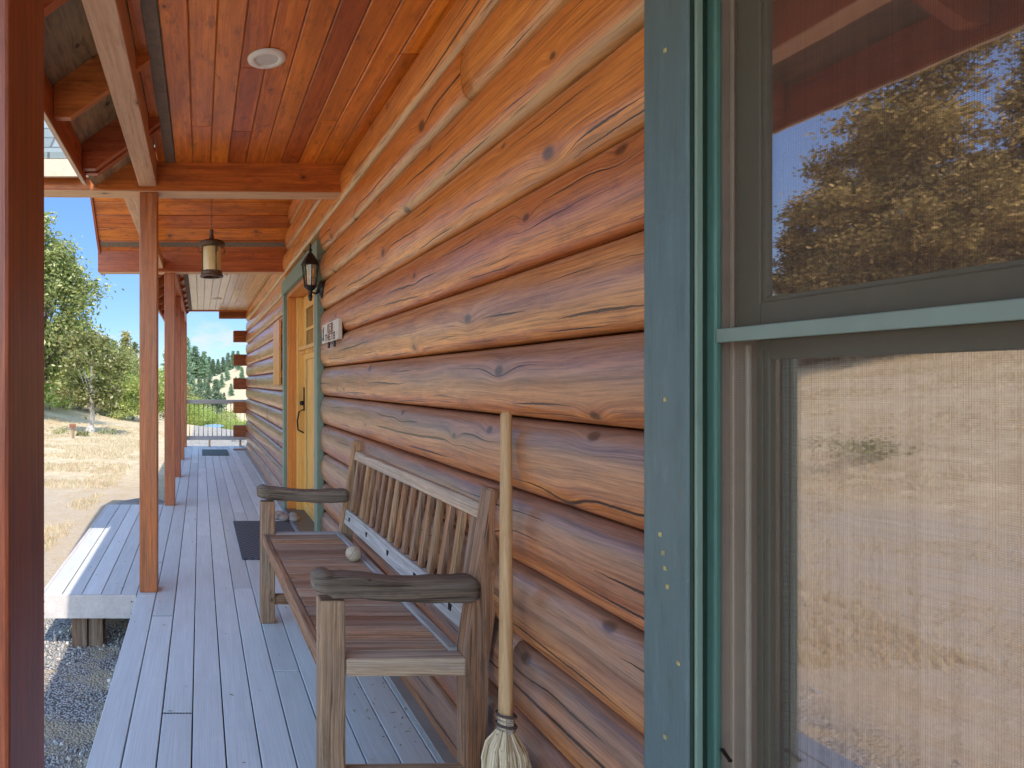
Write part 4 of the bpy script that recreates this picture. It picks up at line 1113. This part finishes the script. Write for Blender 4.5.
# ------------------------------------------------------------------ hanging lantern
hl = thing('hanging_lantern', 'bronze lantern with amber glass hanging under the entry gable', 'lantern', (.093, 5.10, 2.09))
bm = bmesh.new(); add_lathe(bm, [(0, .385), (.014, .38), (.018, .36), (.010, .345), (.020, .33), (.018, .31), (.035, .30), (.072, .292), (.104, .280), (.110, .268), (.106, .262), (.110, .252), (.098, .242), (.082, .236), (0, .236)]); finish(bm, 'lantern_cap', M['bronze'], hl, smooth=True)
bm = bmesh.new(); add_lathe(bm, [(.078, .236), (.078, .05)]); finish(bm, 'lantern_glass', M['amber'], hl, smooth=True)
bm = bmesh.new(); add_lathe(bm, [(.070, .0), (.092, .0), (.094, .012), (.086, .020), (.086, .038), (.080, .046), (.070, .046), (.070, 0)])
for k in range(4):
    a = pi / 4 + 1.2 + pi / 2 * k; add_tube(bm, [(.082 * cos(a), .082 * sin(a), .04), (.082 * cos(a), .082 * sin(a), .24)], .007, 6)
    add_tube(bm, [(.10 * cos(a), .10 * sin(a), .245), (.118 * cos(a), .118 * sin(a), .225), (.112 * cos(a), .112 * sin(a), .195), (.09 * cos(a), .09 * sin(a), .19)], .004, 6)
finish(bm, 'lantern_cage', M['bronze'], hl, smooth=False)
bm = bmesh.new(); z = .385
while z < 1.62:
    q = int(round(z / .03)) % 2
    pts = [Vector(((.006 * cos(2 * pi * k / 8)) * (1 - q), (.006 * cos(2 * pi * k / 8)) * q, z + .018 + .019 * sin(2 * pi * k / 8))) for k in range(9)]
    add_tube(bm, pts, .0016, 4, caps=False); z += .03
finish(bm, 'chain', M['bronze'], hl)

# ------------------------------------------------------------------ ceiling lights
def ceil_light(x, y, lab):
    t = thing('ceiling_light', lab, 'ceiling light', (x, y, 2.549), 0, 'round white lights set in the porch ceiling')
    bm = bmesh.new(); add_lathe(bm, [(.078, 0), (.077, -.006), (.060, -.011), (.049, -.010), (.046, -.004), (.046, 0)], n=36); finish(bm, 'trim_ring', M['white'], t, smooth=True)
    bm = bmesh.new(); add_lathe(bm, [(0, -.0055), (.046, -.005)], n=32); finish(bm, 'lens', M['lens'], t)
ceil_light(.268, 2.555, 'round white ceiling light nearest the camera')
ceil_light(.26, 7.7, 'round white ceiling light just past the far cross beam')
ceil_light(.26, 9.9, 'round white ceiling light farthest along the porch')

# ------------------------------------------------------------------ plaque
pl = thing('wooden_sign', 'small cream wooden sign with brown lettering on the logs below the lantern', 'sign', (.813, 4.0, 1.565))
box('sign_board', (0, -.25, -.062), (.025, .25, .062), M['plaque'], pl, .003)
def stroke(bm, y0, z0, y1, z1, w=.004):
    d = Vector((0, y1 - y0, z1 - z0)); L = d.length; ang = math.atan2(z1 - z0, y1 - y0)
    r = Matrix.Rotation(ang, 3, 'X'); c = Vector((-.0012, (y0 + y1) / 2, (z0 + z1) / 2))
    add_box(bm, c - Vector((.001, L / 2 + w * .5, w)), c + Vector((.001, L / 2 + w * .5, w)), 0, None)
    bm.verts.ensure_lookup_table()
    for v in bm.verts[-8:]: v.co = r @ (v.co - c) + c
box('picture_patch', (-.0022, -.10, -.006), (-.0002, .055, .052), M['brown'], pl, 0)
bm = bmesh.new()
# lower row, read from far end (left in view) to near end
def letters(bm, spec, y, z, h, w, gap, sw):
    for strokes in spec:
        for (a, b, c, d) in strokes: stroke(bm, y - a * w, z + b * h, y - c * w, z + d * h, sw)
        y -= w + gap
T_ = [(0, 1, 1, 1), (.5, 0, .5, 1)]; I_ = [(.5, 0, .5, 1)]; L_ = [(0, 0, 0, 1), (0, 0, 1, 0)]; H_ = [(0, 0, 0, 1), (1, 0, 1, 1), (0, .5, 1, .5)]; E_ = [(0, 0, 0, 1), (0, 1, 1, 1), (0, .5, .8, .5), (0, 0, 1, 0)]
B_ = [(0, 0, 0, 1), (1, 0, 1, 1), (0, 1, 1, 1), (0, 0, 1, 0), (0, .5, 1, .5)]
letters(bm, [T_, H_, E_, T_, B_], .13, -.050, .036, .042, .020, .0045)
finish(bm, 'lettering', M['brown'], pl)
bm = bmesh.new()
for (a, b, c, d) in [(.195, .03, .195, -.03), (.215, -.035, .185, -.035), (.21, .02, .19, .035)]: stroke(bm, a, b, c, d, .009)
finish(bm, 'boot_mark', M['gap'], pl)
bm = bmesh.new(); letters(bm, [[(0, 0, 0, 1), (1, 0, 1, 1), (0, 1, 1, 1), (0, .5, 1, .5)]], .0, .004, .036, .05, .01, .0045)
for v in bm.verts: v.co.x -= .0022
finish(bm, 'picture_mark', M['plaque'], pl)
for y in (.05, -.12): box('log_hole_mark', (.0, y - .014, -.100), (.012, y + .014, -.0625), M['black'], pl, .003)  # black boxes in place of small triangular holes in the log

# ------------------------------------------------------------------ mats, stones
m1 = box('doormat', (.295, 4.47, .001), (.79, 5.68, .013), M['mat'], None, .004, 1); tag(m1, 'dark woven doormat on the deck in front of the door', 'doormat')
m2 = box('doormat', (.035, 10.80, .001), (.50, 11.72, .011), M['matfar'], None, .004, 1); tag(m2, 'flat grey green mat near the far railing', 'doormat')
ST = [(.755, 5.70, .052, 'largest brown stone in the little pile left of the doorway'), (.735, 5.90, .045, 'rounded stone at the back of the pile by the doorway'), (.835, 5.62, .048, 'pinkish stone on the threshold corner'),
      (.70, 5.80, .034, 'small dark stone farthest from the door in the pile'), (.850, 5.80, .040, 'pale stone against the door jamb')]
for i, (x, y, r, lab) in enumerate(ST):
    o = link('door_stone', rock_mesh(20 + i, (r, r * 1.1, r * .7), 3, .15), M['stone'], smooth=True); o.location = (x, y, r * .62 + (.014 if x > .79 else 0)); tag(o, lab, 'stone')

# ------------------------------------------------------------------ railing
rl = thing('deck_railing', 'grey railing with thin dark balusters closing the far end of the deck', 'railing', (.3, 12.33, 0))
def rb(name, lo, hi, mat, bev=.004): return box(name, (lo[0] - .3, lo[1] - 12.33, lo[2]), (hi[0] - .3, hi[1] - 12.33, hi[2]), mat, rl, bev)
rb('top_rail', (PX1 + .002, 12.26, .832), (3.0, 12.40, .905), M['rail'])
rb('bottom_rail', (PX1 + .002, 12.30, .130), (3.0, 12.36, .205), M['rail'])
for k in range(14):
    x = -.20 + k * .0885; bm = bmesh.new(); add_tube(bm, [(x - .3, 0, .206), (x - .3, 0, .831)], .0075, 8); finish(bm, 'baluster', M['balus'], rl)
for x in (.185, .78): rb('foot', (x - .02, 12.31, .001), (x + .02, 12.35, .129), M['palebeam'])

# ------------------------------------------------------------------ things in the field
sp = gpos(73, 22); sg = thing('sign_post', 'small brown sign on a short post standing in the dry field', 'sign', sp)
box('post', (-.04, -.04, -.2), (.04, .04, .48), M['block'], sg, .005); box('sign_board', (-.11, -.07, .36), (.11, -.041, .50), M['brown'], sg, .004)
o = link('stump', rock_mesh(31, (.22, .2, .26), 2, .3), M['palebark'], smooth=True); o.location = gpos(90, 28, .12); tag(o, 'whitish stump at the foot of the pale trunked oak', 'stump')
o = link('rock', rock_mesh(33, (.42, .35, .40), 3, .3), M['rock'], smooth=True); q = gpos(243, 26); o.location = q + Vector((0, 0, .1)); tag(o, 'grey boulder seen past the log ends through the railing', 'rock')
bm = bmesh.new(); rg = random.Random(50); rgs = []
for (px, D, w) in ((63, 25, .8), (85, 24, .5), (108, 27, .7)):
    c = gpos(px, D); vs_ = []
    for k in range(10): leaf_quads(vs_, rgs, c + Vector((rg.uniform(-.5, .5) * w, rg.uniform(-.3, .3) * w, rg.uniform(.03, .2))), .2, 24, .04, rg)
    rgs.clear()
    for q in range(0, len(vs_), 4): bm.faces.new([bm.verts.new(p) for p in vs_[q:q + 4]])
me = bpy.data.meshes.new('weeds'); bm.to_mesh(me); bm.free(); tag(link('weeds', me, M['oakleaf']), 'low green weeds dotted over the dry field', 'weeds', None, 'stuff')

# ------------------------------------------------------------------ light, sky, camera
SUN = Vector((.058, -.74, 1.0)).normalized()
el = math.asin(SUN.z); az = math.atan2(SUN.x, SUN.y)
world = bpy.data.worlds.new('World'); sc.world = world; world.use_nodes = True
t = NT('w', world.node_tree)
sky = t.n('ShaderNodeTexSky', sky_type='NISHITA'); sky.sun_disc = False; sky.sun_elevation = el; sky.sun_rotation = az
sky.altitude = 1500; sky.air_density = 1.0; sky.dust_density = .15; sky.ozone_density = 2.0
d = t.n('ShaderNodeTexCoord').outputs['Generated']; s = t.n('ShaderNodeSeparateXYZ', {0: d})
cn = t.noise(t.n('ShaderNodeMapping', {'Vector': d, 'Scale': (9, 9, 22), 'Location': (.35, .2, .12)}).outputs[0], 1.0, 7, .6)
band = t.math('MULTIPLY', t.ss(s.outputs[2], .0, .03), t.ss(s.outputs[2], .12, .05))
cl = t.math('MULTIPLY', t.ss(cn, .52, .66), band)
skyc = t.mix(1.0, sky.outputs[0], t.mix(t.math('MAXIMUM', t.ss(s.outputs[2], .37, .58), t.ss(s.outputs[1], .1, -.3)), t.mix(t.ss(s.outputs[2], .0, .35), (.29, .36, .47), (.48, .60, .78)), (2.3, 2.08, 1.78)), 'MULTIPLY')  # unseen high and rear sky lifted and warmed to fill the porch
ex = t.math('POWER', t.math('DIVIDE', t.math('ADD', s.outputs[0], .118), .05), 2.0); ez = t.math('POWER', t.math('DIVIDE', t.math('SUBTRACT', s.outputs[2], .04), .026), 2.0)
cn2 = t.noise(t.n('ShaderNodeMapping', {'Vector': d, 'Scale': (40, 40, 60)}).outputs[0], 1.0, 6, .6)
puff = t.math('MULTIPLY', t.ss(t.math('ADD', t.math('ADD', ex, ez), t.math('MULTIPLY', cn2, 1.6)), 1.9, .9), t.math('GREATER_THAN', s.outputs[1], 0.0))
cl = t.math('MAXIMUM', cl, puff)
col = t.mix(t.math('MULTIPLY', cl, .8), skyc, (2.8, 2.9, 3.05))
bg = t.n('ShaderNodeBackground', {'Color': col, 'Strength': .32}); wo = t.n('ShaderNodeOutputWorld'); t.L.new(bg.outputs[0], wo.inputs[0])
sun = bpy.data.lights.new('sun', 'SUN'); sun.energy = 5.0; sun.angle = R(.5); sun.color = (1, .90, .76)
so = bpy.data.objects.new('sun', sun); COL.objects.link(so); so.rotation_euler = SUN.to_track_quat('Z', 'Y').to_euler()

cam = bpy.data.cameras.new('camera'); co = bpy.data.objects.new('camera', cam); COL.objects.link(co)
cam.sensor_width = 36; cam.lens = F / 1024 * 36; cam.shift_x = (512 - VPX) / 1024; cam.shift_y = -2 / 1024
cam.clip_start = .02; cam.clip_end = 4000
co.location = (0, 0, H); co.rotation_euler = (pi / 2, 0, 0); sc.camera = co
sc.view_settings.view_transform = 'Standard'; sc.view_settings.look = 'None'; sc.view_settings.exposure = 0
cy = sc.cycles; cy.max_bounces = 8; cy.diffuse_bounces = 4; cy.use_adaptive_sampling = True; cy.adaptive_threshold = .03; cy.glossy_bounces = 4; cy.transparent_max_bounces = 12; cy.caustics_reflective = False; cy.caustics_refractive = False
